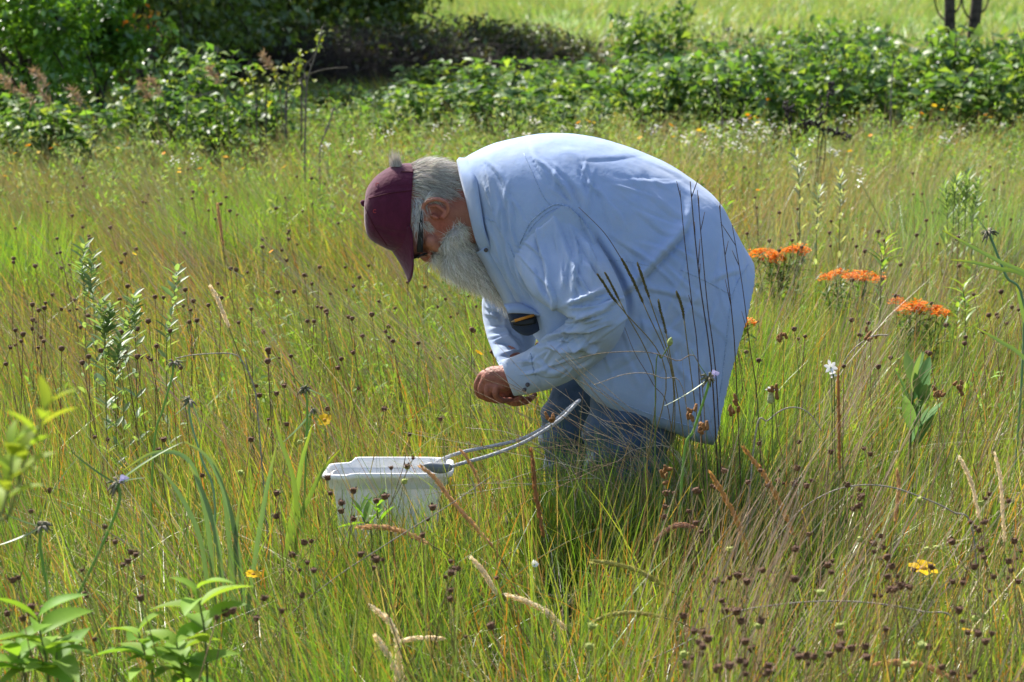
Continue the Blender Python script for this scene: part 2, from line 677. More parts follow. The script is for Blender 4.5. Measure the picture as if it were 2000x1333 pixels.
# cloth folds: polyline in the picture, depth (m), width (px), skew  (ridge beside a groove)
FOLDS = [
    ([(1358, 385), (1340, 450), (1290, 508), (1235, 565), (1190, 600)], 0.016, 15, -1),
    ([(1358, 400), (1352, 450), (1365, 540), (1380, 640)], 0.005, 12, -1),
    ([(1125, 400), (1150, 470), (1160, 540)], 0.010, 10, 1),
    ([(1105, 330), (1135, 400), (1165, 470)], 0.007, 12, 1),
    ([(1150, 330), (1185, 420), (1200, 500)], 0.004, 10, 1),
    ([(1060, 335), (1100, 370), (1120, 420)], 0.006, 9, 1),
    ([(1240, 360), (1310, 420), (1345, 430)], 0.004, 12, 1),
    ([(1225, 400), (1290, 455), (1325, 462)], 0.004, 10, 1),
    ([(1215, 560), (1300, 575), (1380, 600)], 0.005, 10, 1),
    ([(1230, 620), (1300, 640), (1370, 690)], 0.005, 16, -1),
    ([(1160, 740), (1250, 690), (1330, 600)], 0.005, 18, 1),
    ([(1250, 790), (1290, 720), (1350, 640)], 0.005, 18, 1),
    ([(1380, 560), (1420, 540), (1460, 530)], 0.004, 10, 1),
    ([(1330, 830), (1370, 740), (1400, 640)], 0.006, 18, 1),
    ([(1142, 425), (1172, 470), (1203, 520), (1228, 575), (1232, 625)], 0.013, 13, 1),
    ([(1002, 500), (1018, 548), (1048, 594)], 0.011, 10, 1),
    # shoulder and collar side
    ([(935, 330), (965, 420), (985, 475)], 0.006, 9, 1),
    ([(960, 340), (985, 420), (990, 470)], 0.005, 7, -1),
    ([(985, 475), (1000, 530), (1030, 590)], 0.009, 9, 1),
    ([(940, 470), (975, 540), (1005, 600)], 0.006, 8, -1),
    ([(955, 460), (990, 540), (1015, 590)], 0.005, 7, 1),
    # ---- sleeve: vertical drapes of the upper arm, bunching at the elbow, long folds of the forearm
    ([(1040, 440), (1062, 520), (1070, 590)], 0.006, 10, 1),
    ([(1085, 430), (1120, 510), (1130, 590)], 0.005, 12, -1),
    ([(1110, 440), (1160, 520), (1195, 570)], 0.006, 9, 1),
    ([(1098, 602), (1150, 585), (1200, 560)], 0.011, 8, 1),
    ([(1100, 620), (1150, 620), (1205, 600)], 0.012, 8, 1),
    ([(1085, 645), (1140, 650), (1205, 632)], 0.011, 8, 1),
    ([(1050, 675), (1110, 685), (1180, 665)], 0.010, 9, 1),
    ([(1045, 690), (1075, 720), (1120, 715)], 0.006, 8, -1),
    ([(1030, 700), (1060, 735), (1110, 735)], 0.006, 8, 1),
    ([(1120, 640), (1150, 670), (1180, 690)], 0.006, 8, -1),
    ([(945, 600), (985, 615), (1010, 640)], 0.008, 8, 1), ([(950, 640), (985, 640), (1005, 665)], 0.008, 8, -1),
    ([(960, 670), (990, 668), (1015, 690)], 0.008, 7, 1), ([(955, 580), (975, 600), (985, 640)], 0.007, 7, 1),
]
SPLIT, SPLITF = 21, len(FOLDS) - 4
rf = np.random.default_rng(99)


def lesser(n, poly, ang, spread, ln, amp, wpx, radial=None):
    """small creases that follow the way the cloth hangs"""
    out = []
    P = np.array(poly, float)
    while len(out) < n:
        c = np.array([rf.uniform(P[:, 0].min(), P[:, 0].max()), rf.uniform(P[:, 1].min(), P[:, 1].max())])
        if not inpoly(c[None], poly)[0]:
            continue
        a_ = math.radians(ang) if radial is None else math.atan2(c[1] - radial[1], c[0] - radial[0])
        a_ += math.radians(rf.normal(0, spread))
        l_ = rf.uniform(*ln) / 2
        d = np.array([math.cos(a_), math.sin(a_)])
        nrm_ = np.array([-d[1], d[0]]) * rf.normal(0, .12) * l_
        out.append(([tuple(c - d * l_), tuple(c + nrm_), tuple(c + d * l_)], rf.uniform(*amp), rf.uniform(*wpx), rf.choice([-1, 1])))
    return out


TORSO_MORE = (lesser(26, [(1140, 420), (1330, 380), (1400, 560), (1390, 820), (1150, 740), (1220, 600)], 0, 14, (60, 190), (.0022, .0048), (5, 10), radial=(1120, 380))
              + lesser(16, [(1350, 420), (1450, 500), (1400, 800), (1280, 760)], 100, 16, (60, 160), (.002, .0045), (5, 9))
              + lesser(14, [(930, 330), (1000, 320), (1010, 480), (990, 560), (950, 470)], 70, 12, (50, 120), (.0022, .0045), (4, 7))
              + lesser(12, [(1040, 320), (1180, 330), (1160, 430), (1080, 400)], 60, 22, (50, 120), (.002, .004), (5, 9))
              + lesser(12, [(1180, 300), (1330, 350), (1340, 440), (1200, 420)], 30, 22, (60, 150), (.0012, .0026), (6, 10)))
SLEEVE_MORE = (lesser(20, [(1025, 480), (1120, 420), (1200, 560), (1060, 590)], 72, 16, (50, 130), (.0025, .005), (4, 8))
               + lesser(22, [(1090, 600), (1215, 570), (1215, 650), (1140, 700), (1060, 670)], 170, 16, (35, 110), (.003, .0075), (3.5, 7))
               + lesser(18, [(1010, 700), (1080, 650), (1180, 660), (1120, 735), (1040, 745)], 155, 16, (40, 120), (.0022, .0055), (3.5, 7)))
FAR_MORE = lesser(16, [(945, 570), (1010, 580), (1020, 700), (970, 700)], 20, 30, (25, 60), (.003, .007), (3.5, 7))


def cloth(me, folds, gain=1.0, narrow=1.0, flute=False):
    v, nn = get_vn(me)
    q = proj(v)
    near_ = np.clip((0.25 - nn[:, 1]) / 0.5, 0, 1)
    disp = np.zeros(len(v))
    for pl, amp, wpx, sk in folds:
        d, sd, tt = seg_dist(q, catmull(np.array(pl, float), 4))
        env = np.sin(PI * np.clip(0.02 + 0.96 * tt, 0, 1)) ** 1.3
        x = d * sd * sk
        w_ = wpx * narrow
        disp += env * amp * gain * (np.exp(-((x + w_ * 0.6) / w_) ** 2) - 1.05 * np.exp(-np.abs(x - w_ * 0.3) / (w_ * 0.42)))
    disp *= near_
    wr = vnoise(v * np.array([22, 22, 12]), 3) * 0.0010 + vnoise(v * np.array([50, 36, 64]), 5) * 0.0004
    if flute:
        hemw = np.clip((q[:, 0] - 1250) / 200, 0, 1)
        wr += hemw * 0.004 * np.sin(q[:, 0] * 0.05 + q[:, 1] * 0.018)
    dpk, _, tpk = seg_dist(q, catmull(np.array([(1008, 500), (1020, 465), (1040, 430), (1080, 401), (1110, 405), (1135, 428)], float), 5))
    wr += near_ * 0.0018 * np.exp(-(dpk / 9) ** 2) * np.sin(tpk * 130)
    set_v(me, v + nn * (disp + wr)[:, None])
    return get_vn(me)


ARM = [k for k, f_ in enumerate(FOLDS) if k >= SPLIT]
shirt_me = fused([loft(torso_st, 64, 5, 2.25, post=hem)], 0.005, 6)
v, nn = cloth(shirt_me, FOLDS[:SPLIT] + TORSO_MORE, 1.35, 0.8, True)
sn_me = fused([loft(sleeve_near, 48, 5, 2.1)], 0.004, 3)
sv, sn_ = cloth(sn_me, FOLDS[SPLIT:SPLITF] + SLEEVE_MORE, 1.6, 0.8)
sf_me = fused([loft(sleeve_far, 40, 5, 2.1)], 0.005, 4)
cloth(sf_me, FOLDS[SPLITF:] + FAR_MORE, 1.8, 0.85)
# the sleeve head lies just outside the body of the shirt, up to the armhole seam
shirt_bvh = BVHTree.FromPolygons([tuple(x) for x in v], [tuple(p.vertices) for p in shirt_me.polygons])
sq = proj(sv)
arm_hole = [(1006, 503), (1019, 465), (1039, 429), (1080, 399), (1111, 403), (1137, 427), (1162, 470), (1190, 520), (1200, 560), (1130, 580), (1060, 575), (1030, 550)]
ins = np.nonzero(inpoly(sq, arm_hole) & (sn_[:, 1] < 0.1))[0]
for i in ins:
    d = sv[i] - CAM
    L_ = np.linalg.norm(d)
    d /= L_
    h_, _, _, _ = shirt_bvh.ray_cast(Vector(CAM), Vector(d))
    if h_ is not None:
        hl = (np.array(h_) - CAM) @ d - 0.007
        if hl < L_:
            sv[i] = CAM + d * hl
set_v(sn_me, sv)
sv, sn_ = get_vn(sn_me)
sleeve_bvh = BVHTree.FromPolygons([tuple(x) for x in sv], [tuple(p.vertices) for p in sn_me.polygons])
shirt_bvh = BVHTree.FromPolygons([tuple(x) for x in v], [tuple(p.vertices) for p in shirt_me.polygons])


def on(bvh, px, py, off=0.0):
    d = W(px, py, 1.0) - CAM
    d /= np.linalg.norm(d)
    h, n_, _, _ = bvh.ray_cast(Vector(CAM), Vector(d))
    if h is None:
        return None
    return np.array(h) - d * off


def denim(name, c1, c2, wear, stain=0.0):
    m, n, nodes, L = newmat(name)
    out = N(nodes, "ShaderNodeOutputMaterial")
    b = N(nodes, "ShaderNodeBsdfPrincipled")
    b.inputs["Roughness"].default_value = 0.9
    b.inputs["Specular IOR Level"].default_value = 0.12
    b.inputs["Sheen Weight"].default_value = 0.15
    tc = N(nodes, "ShaderNodeTexCoord")
    n1 = N(nodes, "ShaderNodeTexNoise")
    n1.inputs["Scale"].default_value = 9
    n1.inputs["Detail"].default_value = 9
    n1.inputs["Roughness"].default_value = 0.62
    n2 = N(nodes, "ShaderNodeTexNoise")
    n2.inputs["Scale"].default_value = 420
    n2.inputs["Detail"].default_value = 2
    L.new(tc.outputs["Object"], n1.inputs["Vector"])
    L.new(tc.outputs["Object"], n2.inputs["Vector"])
    cr = N(nodes, "ShaderNodeValToRGB")
    cr.color_ramp.elements[0].position = 0.32
    cr.color_ramp.elements[1].position = 0.68
    cr.color_ramp.elements[0].color = (*c2, 1)
    cr.color_ramp.elements[1].color = (*c1, 1)
    L.new(n1.outputs["Fac"], cr.inputs[0])
    mx = N(nodes, "ShaderNodeMix", data_type="RGBA", blend_type="OVERLAY")
    mx.inputs[0].default_value = wear
    L.new(cr.outputs[0], mx.inputs[6])
    L.new(n2.outputs["Color"], mx.inputs[7])
    n5 = N(nodes, "ShaderNodeTexNoise")
    n5.inputs["Scale"].default_value = 5.5
    n5.inputs["Detail"].default_value = 7
    n5.inputs["Roughness"].default_value = 0.7
    L.new(tc.outputs["Object"], n5.inputs["Vector"])
    mr = N(nodes, "ShaderNodeMapRange")
    mr.inputs[1].default_value = 0.50
    mr.inputs[2].default_value = 0.68
    mr.inputs[4].default_value = stain
    L.new(n5.outputs["Fac"], mr.inputs[0])
    mx2 = N(nodes, "ShaderNodeMix", data_type="RGBA")
    mx2.inputs[7].default_value = (0.40, 0.41, 0.40, 1)
    L.new(mr.outputs[0], mx2.inputs[0])
    L.new(mx.outputs[2], mx2.inputs[6])
    L.new(mx2.outputs[2], b.inputs["Base Color"])
    # fine wrinkles
    n3 = N(nodes, "ShaderNodeTexNoise")
    n3.inputs["Scale"].default_value = 38
    n3.inputs["Detail"].default_value = 6
    n3.inputs["Distortion"].default_value = 1.2
    L.new(tc.outputs["Object"], n3.inputs["Vector"])
    mp = N(nodes, "ShaderNodeMapping")
    mp.inputs["Rotation"].default_value = (0.2, 0.5, 0.9)
    mp.inputs["Scale"].default_value = (1.0, 1.0, 0.42)
    L.new(tc.outputs["Object"], mp.inputs["Vector"])
    n4 = N(nodes, "ShaderNodeTexNoise")
    n4.noise_type = "RIDGED_MULTIFRACTAL"
    n4.inputs["Scale"].default_value = 11
    n4.inputs["Detail"].default_value = 3
    n4.inputs["Distortion"].default_value = 0.6
    L.new(mp.outputs[0], n4.inputs["Vector"])
    bp0 = N(nodes, "ShaderNodeBump")
    bp0.inputs["Strength"].default_value = 0.55
    bp0.inputs["Distance"].default_value = 0.009
    L.new(n4.outputs["Fac"], bp0.inputs["Height"])
    bp = N(nodes, "ShaderNodeBump")
    bp.inputs["Strength"].default_value = 0.15
    bp.inputs["Distance"].default_value = 0.006
    L.new(bp0.outputs[0], bp.inputs["Normal"])
    L.new(n3.outputs["Fac"], bp.inputs["Height"])
    L.new(bp.outputs[0], b.inputs["Normal"])
    L.new(b.outputs[0], out.inputs["Surface"])
    return m


M["shirt"] = denim("faded_denim", (0.345, 0.435, 0.63), (0.28, 0.37, 0.565), 0.12, 0.32)
M["sleeve"] = denim("faded_denim_sleeve", (0.35, 0.43, 0.58), (0.28, 0.36, 0.52), 0.12, 0.55)
M["jeans"] = denim("blue_jeans", (0.085, 0.13, 0.20), (0.035, 0.06, 0.11), 0.25)
M["stitch"] = solid("denim_seam", (0.20, 0.28, 0.44), (0.38, 0.47, 0.63), 260, 0.9)
shirt = mpart("shirt", shirt_me, M["shirt"])
mpart("sleeve", sn_me, M["sleeve"], shirt)
mpart("sleeve", sf_me, M["sleeve"], shirt)


def seam(name, pl, r=0.0022, sub=8, bvh=None, mat=None, parent=None, off=0.0006):
    pts = [on(bvh or shirt_bvh, x, y, off) for x, y in catmull(np.array(pl, float), sub)]
    pts = [p for p in pts if p is not None]
    v_, f_ = tube(pts, r, 6)
    b = MB()
    b.add(v_, f_)
    o = b.build(name, mat or M["stitch"], parent or shirt, True, origin=MO)
    return o


seam("seam", [(1008, 500), (1020, 465), (1040, 430), (1080, 401), (1110, 405), (1135, 428)])
seam("seam", [(1013, 503), (1025, 470), (1044, 437), (1082, 408), (1110, 412)], 0.0012)
seam("seam", [(1023, 300), (1045, 350), (1062, 385), (1075, 400)], 0.0012)
seam("seam", [(942, 425), (955, 430), (968, 434)], 0.0013)
seam("seam", [(1182, 507), (1230, 512), (1280, 522)], 0.0012)
seam("seam", [(1330, 528), (1370, 545), (1420, 572), (1432, 578)], 0.0012)
seam("seam", [(1036, 690), (1040, 715), (1048, 745)], 0.0016, bvh=sleeve_bvh)
seam("seam", [(1462, 515), (1436, 562), (1425, 610), (1415, 700), (1404, 780), (1380, 842)], 0.0013)
seam("seam", [(1372, 840), (1310, 822), (1240, 798), (1180, 768), (1140, 742)], 0.0014)

seam("seam", [(1137, 427), (1160, 468), (1186, 515), (1206, 552), (1219, 585)], 0.0014)
seam("seam", [(992, 475), (1003, 500), (1012, 520)], 0.0012)
seam("seam", [(1002, 702), (1010, 735), (1026, 768)], 0.0012, bvh=sleeve_bvh)
seam("seam", [(990, 704), (996, 735), (1012, 769)], 0.0012, bvh=sleeve_bvh)
# --- collar: folded band round the neck
col_st = [(0.0, 884, 312), (0.25, 897, 345), (0.45, 908, 390), (0.65, 918, 440), (0.85, 927, 478), (1.0, 944, 500)]


def collar_mesh():
    outer, inner, tip = [], [], []
    pts = catmull(np.array([[893, 314, 0.0], [899, 345, 0.062], [912, 395, 0.098], [922, 440, 0.108], [932, 475, 0.098], [945, 497, 0.085]]), 6)
    fallx = catmull(np.array([[32, 2, 0.035], [33, 8, 0.045], [27, 8, 0.04], [24, 8, 0.035], [24, 4, 0.03], [14, -2, 0.02]]), 6)
    V, Q = [], []
    rows = []
    for side in (-1, 1):
        r = []
        for (x, y, w_), (dx, dy, dw) in zip(pts, fallx):
            top = W(x, y, y0 + side * w_)
            lift = W(x - 4 + dx * 0.25, y - 5 + dy * 0.2, y0 + side * (w_ + 0.008))
            midp = W(x + dx * 0.6, y + dy * 0.6 - 5, y0 + side * (w_ + dw * 0.75 + 0.012))
            low = W(x + dx, y + dy, y0 + side * (w_ + dw + 0.012))
            inn = W(x + 16, y + 6, y0 + side * max(w_ - 0.004, 0))
            r.append([inn, top, lift, midp, low])
        rows.append(r)
    full = rows[0][::-1] + rows[1][1:]
    m = len(full)
    V = np.array(full).reshape(-1, 3)
    Q = []
    for i in range(m - 1):
        for k in range(4):
            a_ = i * 5 + k
            Q.append([a_, a_ + 1, a_ + 6, a_ + 5])
    return V, np.array(Q)


cv, cq = collar_mesh()
collar = mesh("collar", cv - MO, cq, M["shirt"], shirt, True)
sm = collar.modifiers.new("thick", "SOLIDIFY")
sm.thickness = 0.004
sm.offset = 0
# --- front placket edge, cuff, pocket with flap and button
def sheet(name, quad_pts, mat, parent, thick=0.004, origin=None, smooth=True):
    V = np.array(quad_pts)
    m, n_ = V.shape[:2]
    Q = [[i * n_ + k, i * n_ + k + 1, (i + 1) * n_ + k + 1, (i + 1) * n_ + k] for i in range(m - 1) for k in range(n_ - 1)]
    o = mesh(name, V.reshape(-1, 3) - (MO if origin is None else origin), np.array(Q), mat, parent, smooth)
    s_ = o.modifiers.new("thick", "SOLIDIFY")
    s_.thickness = thick
    s_.offset = 0
    return o


plk = []
for (x, y) in catmull(np.array([[934, 490], [948, 512], [962, 540], [980, 572], [998, 610], [1015, 640]], float), 5):
    plk.append([W(x - 3, y + 3, y0 - 0.06), W(x + 6, y - 2, y0 - 0.098), W(x + 16, y - 8, y0 - 0.125)])
sheet("placket", plk, M["shirt"], shirt, 0.005)
# cuff band round the wrist
cst = [(1038, 683, 1066, 757, 0.057, y0 - 0.136), (1022, 689, 1046, 766, 0.0555, y0 - 0.118), (1000, 698, 1024, 771, 0.0515, y0 - 0.093), (979, 704, 1004, 773, 0.0485, y0 - 0.072)]
b = MB()
b.add(*loft(cst, 40, 4, 2.1))
cuff = b.build("cuff", M["sleeve"], shirt, True, origin=MO)
cst2 = [(970, 704, 1028, 736, 0.058, y0 + 0.10), (979, 722, 1028, 757, 0.054, y0 + 0.05), (986, 736, 1030, 768, 0.052, y0 + 0.042)]
b = MB()
b.add(*loft(cst2, 32, 4, 2.1))
b.build("cuff", M["sleeve"], shirt, True, origin=MO)
# chest pocket sagging open
PK = []
for t_ in np.linspace(0, 1, 8):
    x0_, y0_ = 990 + 66 * t_, 604 + 24 * t_ - 16 * math.sin(PI * t_)
    x1_, y1_ = 1000 + 56 * t_, 640 + 3 * t_ + 14 * math.sin(PI * t_)
    PK.append([W(x0_ + (x1_ - x0_) * s_, y0_ + (y1_ - y0_) * s_, y0 - 0.165 - 0.028 * math.sin(PI * t_) * math.sin(PI * min(s_ + 0.15, 1))) for s_ in np.linspace(0, 1, 6)])
M["pocket"] = denim("dark_pocket_denim", (0.035, 0.05, 0.09), (0.02, 0.03, 0.055), 0.1)  # pocket sheet in a much darker blue than the rest of the shirt
sheet("pocket", PK, M["pocket"], shirt, 0.006)
FLP = []
for t_ in np.linspace(0, 1, 10):
    x0_, y0_ = 984 + 70 * t_, 596 + 20 * t_ - 12 * math.sin(PI * t_)
    x1_, y1_ = 992 + 64 * t_, 612 + 5 * t_ - 2 * math.sin(PI * t_)
    FLP.append([W(x0_, y0_, y0 - 0.155), W((x0_ + x1_) / 2, (y0_ + y1_) / 2 - 2, y0 - 0.19), W(x1_, y1_, y0 - 0.198)])
sheet("pocket_flap", FLP, M["shirt"], shirt, 0.005)


def disc(c, n_, r, th=0.002, k=14):
    n_ = np.asarray(n_, float)
    n_ /= np.linalg.norm(n_)
    return tube([c - n_ * th, c + n_ * th], [r, r * 0.9], k)


M["button"] = solid("horn_button", (0.09, 0.075, 0.08), (0.05, 0.045, 0.05), 80, 0.35)
for bx, by, bd in ((949, 489, .137), (1030, 752, .165), (1024, 762, .155)):
    p_ = W(bx, by, y0 - bd)
    b = MB()
    b.add(*disc(p_, np.array([-0.2, -1, 0.1]), 0.006))
    b.build("button", M["button"], shirt, True, origin=MO)

# --- body (one continuous surface: head, neck, trunk, arms, hands, legs)
head_st = [
    (724, 380, 724, 425, 0.030, y0), (742, 350, 745, 462, 0.060, y0), (772, 331, 776, 484, 0.074, y0), (800, 321, 802, 493, 0.078, y0),
    (825, 317, 818, 494, 0.078, y0), (845, 314, 832, 490, 0.075, y0), (866, 317, 856, 496, 0.070, y0), (886, 328, 884, 505, 0.064, y0),
    (905, 338, 915, 484, 0.064, y0), (945, 345, 955, 480, 0.072, y0), (1000, 350, 1010, 520, 0.08, y0), (1060, 360, 1050, 560, 0.09, y0)]
parts = [loft(head_st, 40, 6, 2.15)]
# brow, nose, cheek, lips
parts.append(capsule([W(812, 480, y0 - 0.05), W(812, 494, y0 - 0.02), W(812, 494, y0 + 0.02), W(812, 480, y0 + 0.05)], 0.012, 10, 3))
parts.append(capsule([W(822, 492, y0), W(830, 502, y0), W(839, 503, y0)], [0.010, 0.012, 0.0145], 12, 3))
for s_ in (-1, 1):
    parts.append(capsule([W(841, 500, y0 + s_ * 0.012), W(838, 496, y0 + s_ * 0.016)], [0.009, 0.008], 10, 2))
    parts.append(capsule([W(842, 470, y0 + s_ * 0.052), W(852, 480, y0 + s_ * 0.04)], [0.022, 0.018], 10, 2))
    # ear: rim, bowl, lobe
    ye = y0 + s_ * 0.088
    rim = [(868, 424), (876, 412), (873, 398), (858, 390), (840, 391), (829, 399), (827, 410), (834, 419)]
    yy = [0.078, 0.092, 0.099, 0.101, 0.099, 0.094, 0.086, 0.078]
    parts.append(capsule([W(x, y, y0 + s_ * d_) for (x, y), d_ in zip(rim, yy)], [0.006, 0.0062, 0.0062, 0.0062, 0.0062, 0.006, 0.0055, 0.004], 10, 3))
    parts.append(capsule([W(866, 410, y0 + s_ * 0.085), W(852, 402, y0 + s_ * 0.085), W(838, 404, y0 + s_ * 0.08)], [0.006, 0.005, 0.006], 10, 3))
    parts.append(capsule([W(866, 424, y0 + s_ * 0.083), W(871, 417, y0 + s_ * 0.085)], [0.009, 0.008], 10, 2))
    parts.append(capsule([W(846, 422, y0 + s_ * 0.079), W(853, 426, y0 + s_ * 0.078)], [0.006, 0.006], 10, 2))
# trunk inside the shirt
parts.append(capsule([W(1010, 430, y0), W(1120, 470, y0), W(1240, 520, y0), W(1320, 600, y0)], [0.11, 0.17, 0.18, 0.16], 24, 4))
for s_ in (-1, 1):
    parts.append(capsule([W(1050, 450, y0 + s_ * 0.12), W(1080, 455, y0 + s_ * 0.19)], [0.07, 0.06], 14, 3))
parts.append(capsule([W(1075, 450, y0 - 0.19), W(1120, 540, y0 - 0.27), W(1165, 622, y0 - 0.315)], [0.055, 0.05, 0.044], 14, 4))
parts.append(capsule([W(1165, 622, y0 - 0.315), W(1090, 692, y0 - 0.19), W(1004, 735, y0 - 0.075)], [0.044, 0.042, 0.030], 14, 4))
parts.append(capsule([W(1060, 450, y0 + 0.17), W(1020, 560, y0 + 0.23), W(998, 640, y0 + 0.25)], [0.045, 0.04, 0.034], 14, 4))
parts.append(capsule([W(998, 640, y0 + 0.25), W(1000, 695, y0 + 0.15), W(1002, 738, y0 + 0.06)], [0.030, 0.028, 0.028], 14, 4))
# near hand: wrist, back of the hand, four curled fingers and thumb
parts.append(capsule([W(1006, 736, y0 - 0.078), W(985, 736, y0 - 0.066), W(962, 737, y0 - 0.058)], [0.030, 0.031, 0.030], 14, 3))
parts.append(capsule([W(985, 748, y0 - 0.07), W(966, 753, y0 - 0.068)], [0.024, 0.022], 12, 3))
parts.append(capsule([W(972, 726, y0 - 0.058), W(945, 733, y0 - 0.045)], [0.016, 0.014], 12, 3))
fing = [((940, 736, -0.040), (932, 753, -0.030), (937, 772, -0.018), (955, 779, 0.004)),
        ((947, 743, -0.058), (940, 762, -0.050), (950, 778, -0.034), (970, 781, -0.010)),
        ((957, 750, -0.074), (952, 769, -0.068), (966, 782, -0.050), (985, 782, -0.026)),
        ((970, 756, -0.085), (968, 772, -0.082), (980, 783, -0.066), (997, 781, -0.044))]
for k, fp in enumerate(fing):
    sc_ = (1.0, 1.03, 0.98, 0.86)[k]
    parts.append(capsule([W(x, y, y0 + d_) for x, y, d_ in fp], [0.0115 * sc_, 0.0102 * sc_, 0.0092 * sc_, 0.0078 * sc_], 10, 4))
parts.append(capsule([W(985, 727, y0 - 0.045), W(965, 735, y0 - 0.02), W(958, 752, y0 + 0.002), W(962, 766, y0 + 0.012)], [0.015, 0.0125, 0.0108, 0.009], 10, 4))
# far hand, holding a stem between finger and thumb
parts.append(capsule([W(1002, 742, y0 + 0.055), W(992, 752, y0 + 0.045), W(985, 760, y0 + 0.035)], [0.030, 0.031, 0.028], 14, 3))
fing2 = [((978, 765, 0.020), (985, 780, 0.012), (1003, 784, 0.004), (1017, 778, 0.0)),
         ((986, 768, 0.034), (996, 785, 0.026), (1015, 787, 0.016), (1030, 780, 0.010)),
         ((995, 770, 0.047), (1008, 785, 0.042), (1027, 785, 0.034), (1040, 776, 0.026)),
         ((1006, 768, 0.058), (1020, 780, 0.056), (1036, 779, 0.048), (1045, 771, 0.042))]
for k, fp in enumerate(fing2):
    sc_ = (1.0, 1.03, 0.98, 0.86)[k]
    parts.append(capsule([W(x, y, y0 + d_) for x, y, d_ in fp], [0.0115 * sc_, 0.0102 * sc_, 0.0092 * sc_, 0.0078 * sc_], 10, 4))
parts.append(capsule([W(985, 745, y0 + 0.03), W(968, 756, y0 + 0.026), W(962, 768, y0 + 0.020)], [0.015, 0.0115, 0.009], 10, 4))
# legs and feet inside jeans and boots
parts.append(capsule([W(1310, 610, y0 - 0.09), W(1205, 835, y0 - 0.12), W(1215, 1045, y0 - 0.12)], [0.09, 0.06, 0.045], 16, 5))
parts.append(capsule([W(1300, 610, y0 + 0.09), W(1122, 815, y0 + 0.11), W(1145, 1010, y0 + 0.11)], [0.09, 0.06, 0.045], 16, 5))
body_me = fused(parts, 0.0030, 1, 0.5)
v, nn = get_vn(body_me)
q = proj(v)
bc = np.ones((len(v), 3))
red = np.exp(-(((q - np.array([862, 440])) / 24) ** 2).sum(1)) + np.exp(-(((q - np.array([895, 385])) / 22) ** 2).sum(1)) * 0.8
red += np.exp(-(((q - np.array([852, 405])) / 20) ** 2).sum(1)) * 0.5 + np.exp(-(((q - np.array([838, 503])) / 12) ** 2).sum(1)) * 0.6
bc *= 1 - np.clip(red, 0, 1)[:, None] * np.array([0.05, 0.38, 0.42])
hand = (q[:, 1] > 690)[:, None]
bc = np.where(hand, bc * np.array([0.72, 0.60, 0.56]), bc)
set_col(body_me, bc)
body_bvh = BVHTree.FromPolygons([tuple(x) for x in v], [tuple(p.vertices) for p in body_me.polygons])
BV, BN, BQ = v.copy(), nn.copy(), q.copy()
M["skin"] = solid("weathered_skin", (0.42, 0.18, 0.125), (0.32, 0.125, 0.085), 60, 0.55, 0.35, 160, 0.4, attr=True)
mpart("body", body_me, M["skin"])

# --- jeans and boots
jp = [capsule([W(1325, 590, y0 - 0.07), W(1300, 640, y0), W(1325, 590, y0 + 0.07)], [0.15, 0.16, 0.15], 22, 4),
      capsule([W(1318, 640, y0 - 0.10), W(1272, 740, y0 - 0.10), W(1228, 840, y0 - 0.11), W(1222, 940, y0 - 0.12), W(1220, 1075, y0 - 0.12)], [0.135, 0.128, 0.120, 0.105, 0.092], 22, 5),
      capsule([W(1300, 640, y0 + 0.10), W(1210, 730, y0 + 0.11), W(1122, 815, y0 + 0.115), W(1124, 910, y0 + 0.115), W(1140, 1045, y0 + 0.115)], [0.13, 0.115, 0.092, 0.085, 0.082], 22, 5)]
jeans_me = fused(jp, 0.008, 5)
v, nn = get_vn(jeans_me)
q = proj(v)
dz = 0.006 * np.sin(q[:, 1] * 0.11 + 0.03 * q[:, 0] + 2 * vnoise(v * 9, 8)) * np.clip((q[:, 1] - 720) / 100, 0, 1) + vnoise(v * 30, 9) * 0.002
set_v(jeans_me, v + nn * dz[:, None])
mpart("jeans", jeans_me, M["jeans"])
M["boot"] = solid("boot_leather", (0.09, 0.055, 0.03), (0.05, 0.03, 0.018), 30, 0.6, 0.3, 80)
for s_, bx, bz in ((-0.12, 1215, 0), (0.115, 1140, 0)):
    an = W(bx, 1060, y0 + s_)
    an[2] = 0.10
    toe = an + np.array([-0.19, 0, -0.055])
    heel = an + np.array([0.045, 0, -0.05])
    bt = fused([capsule([an + np.array([0, 0, 0.05]), an, heel + np.array([0, 0, 0.0])], [0.05, 0.05, 0.045], 14, 3),
                capsule([an + np.array([-0.02, 0, -0.035]), (an + toe) / 2 + np.array([0, 0, -0.015]), toe], [0.05, 0.05, 0.042], 14, 3)], 0.008, 3)
    mpart("boot", bt, M["boot"])

# --- cap
cap_st = [
    (713, 390, 711, 408, 0.018, y0), (717, 368, 713, 442, 0.048, y0), (734, 345, 722, 466, 0.070, y0), (762, 326, 745, 481, 0.083, y0),
    (786, 320, 768, 491, 0.088, y0), (800, 319, 788, 494, 0.089, y0), (809, 320, 801, 492, 0.0885, y0)]


def cap_post(R, th, s):
    # front panels stand up stiffly, six panel seams as shallow grooves
    g = np.abs(np.sin(3 * th))
    groove = np.exp(-(g / 0.10) ** 2) * 0.0016
    cen = R.mean(1, keepdims=True)
    d = R - cen
    R = cen + d * (1 - (groove / 0.08)[None, :, None])
    inner = R[-1]
    c2 = inner.mean(0)
    return np.concatenate([R, [c2 + (inner - c2) * 0.955, c2 + (inner - c2) * 0.93 - np.array([0.03, 0, 0])]])


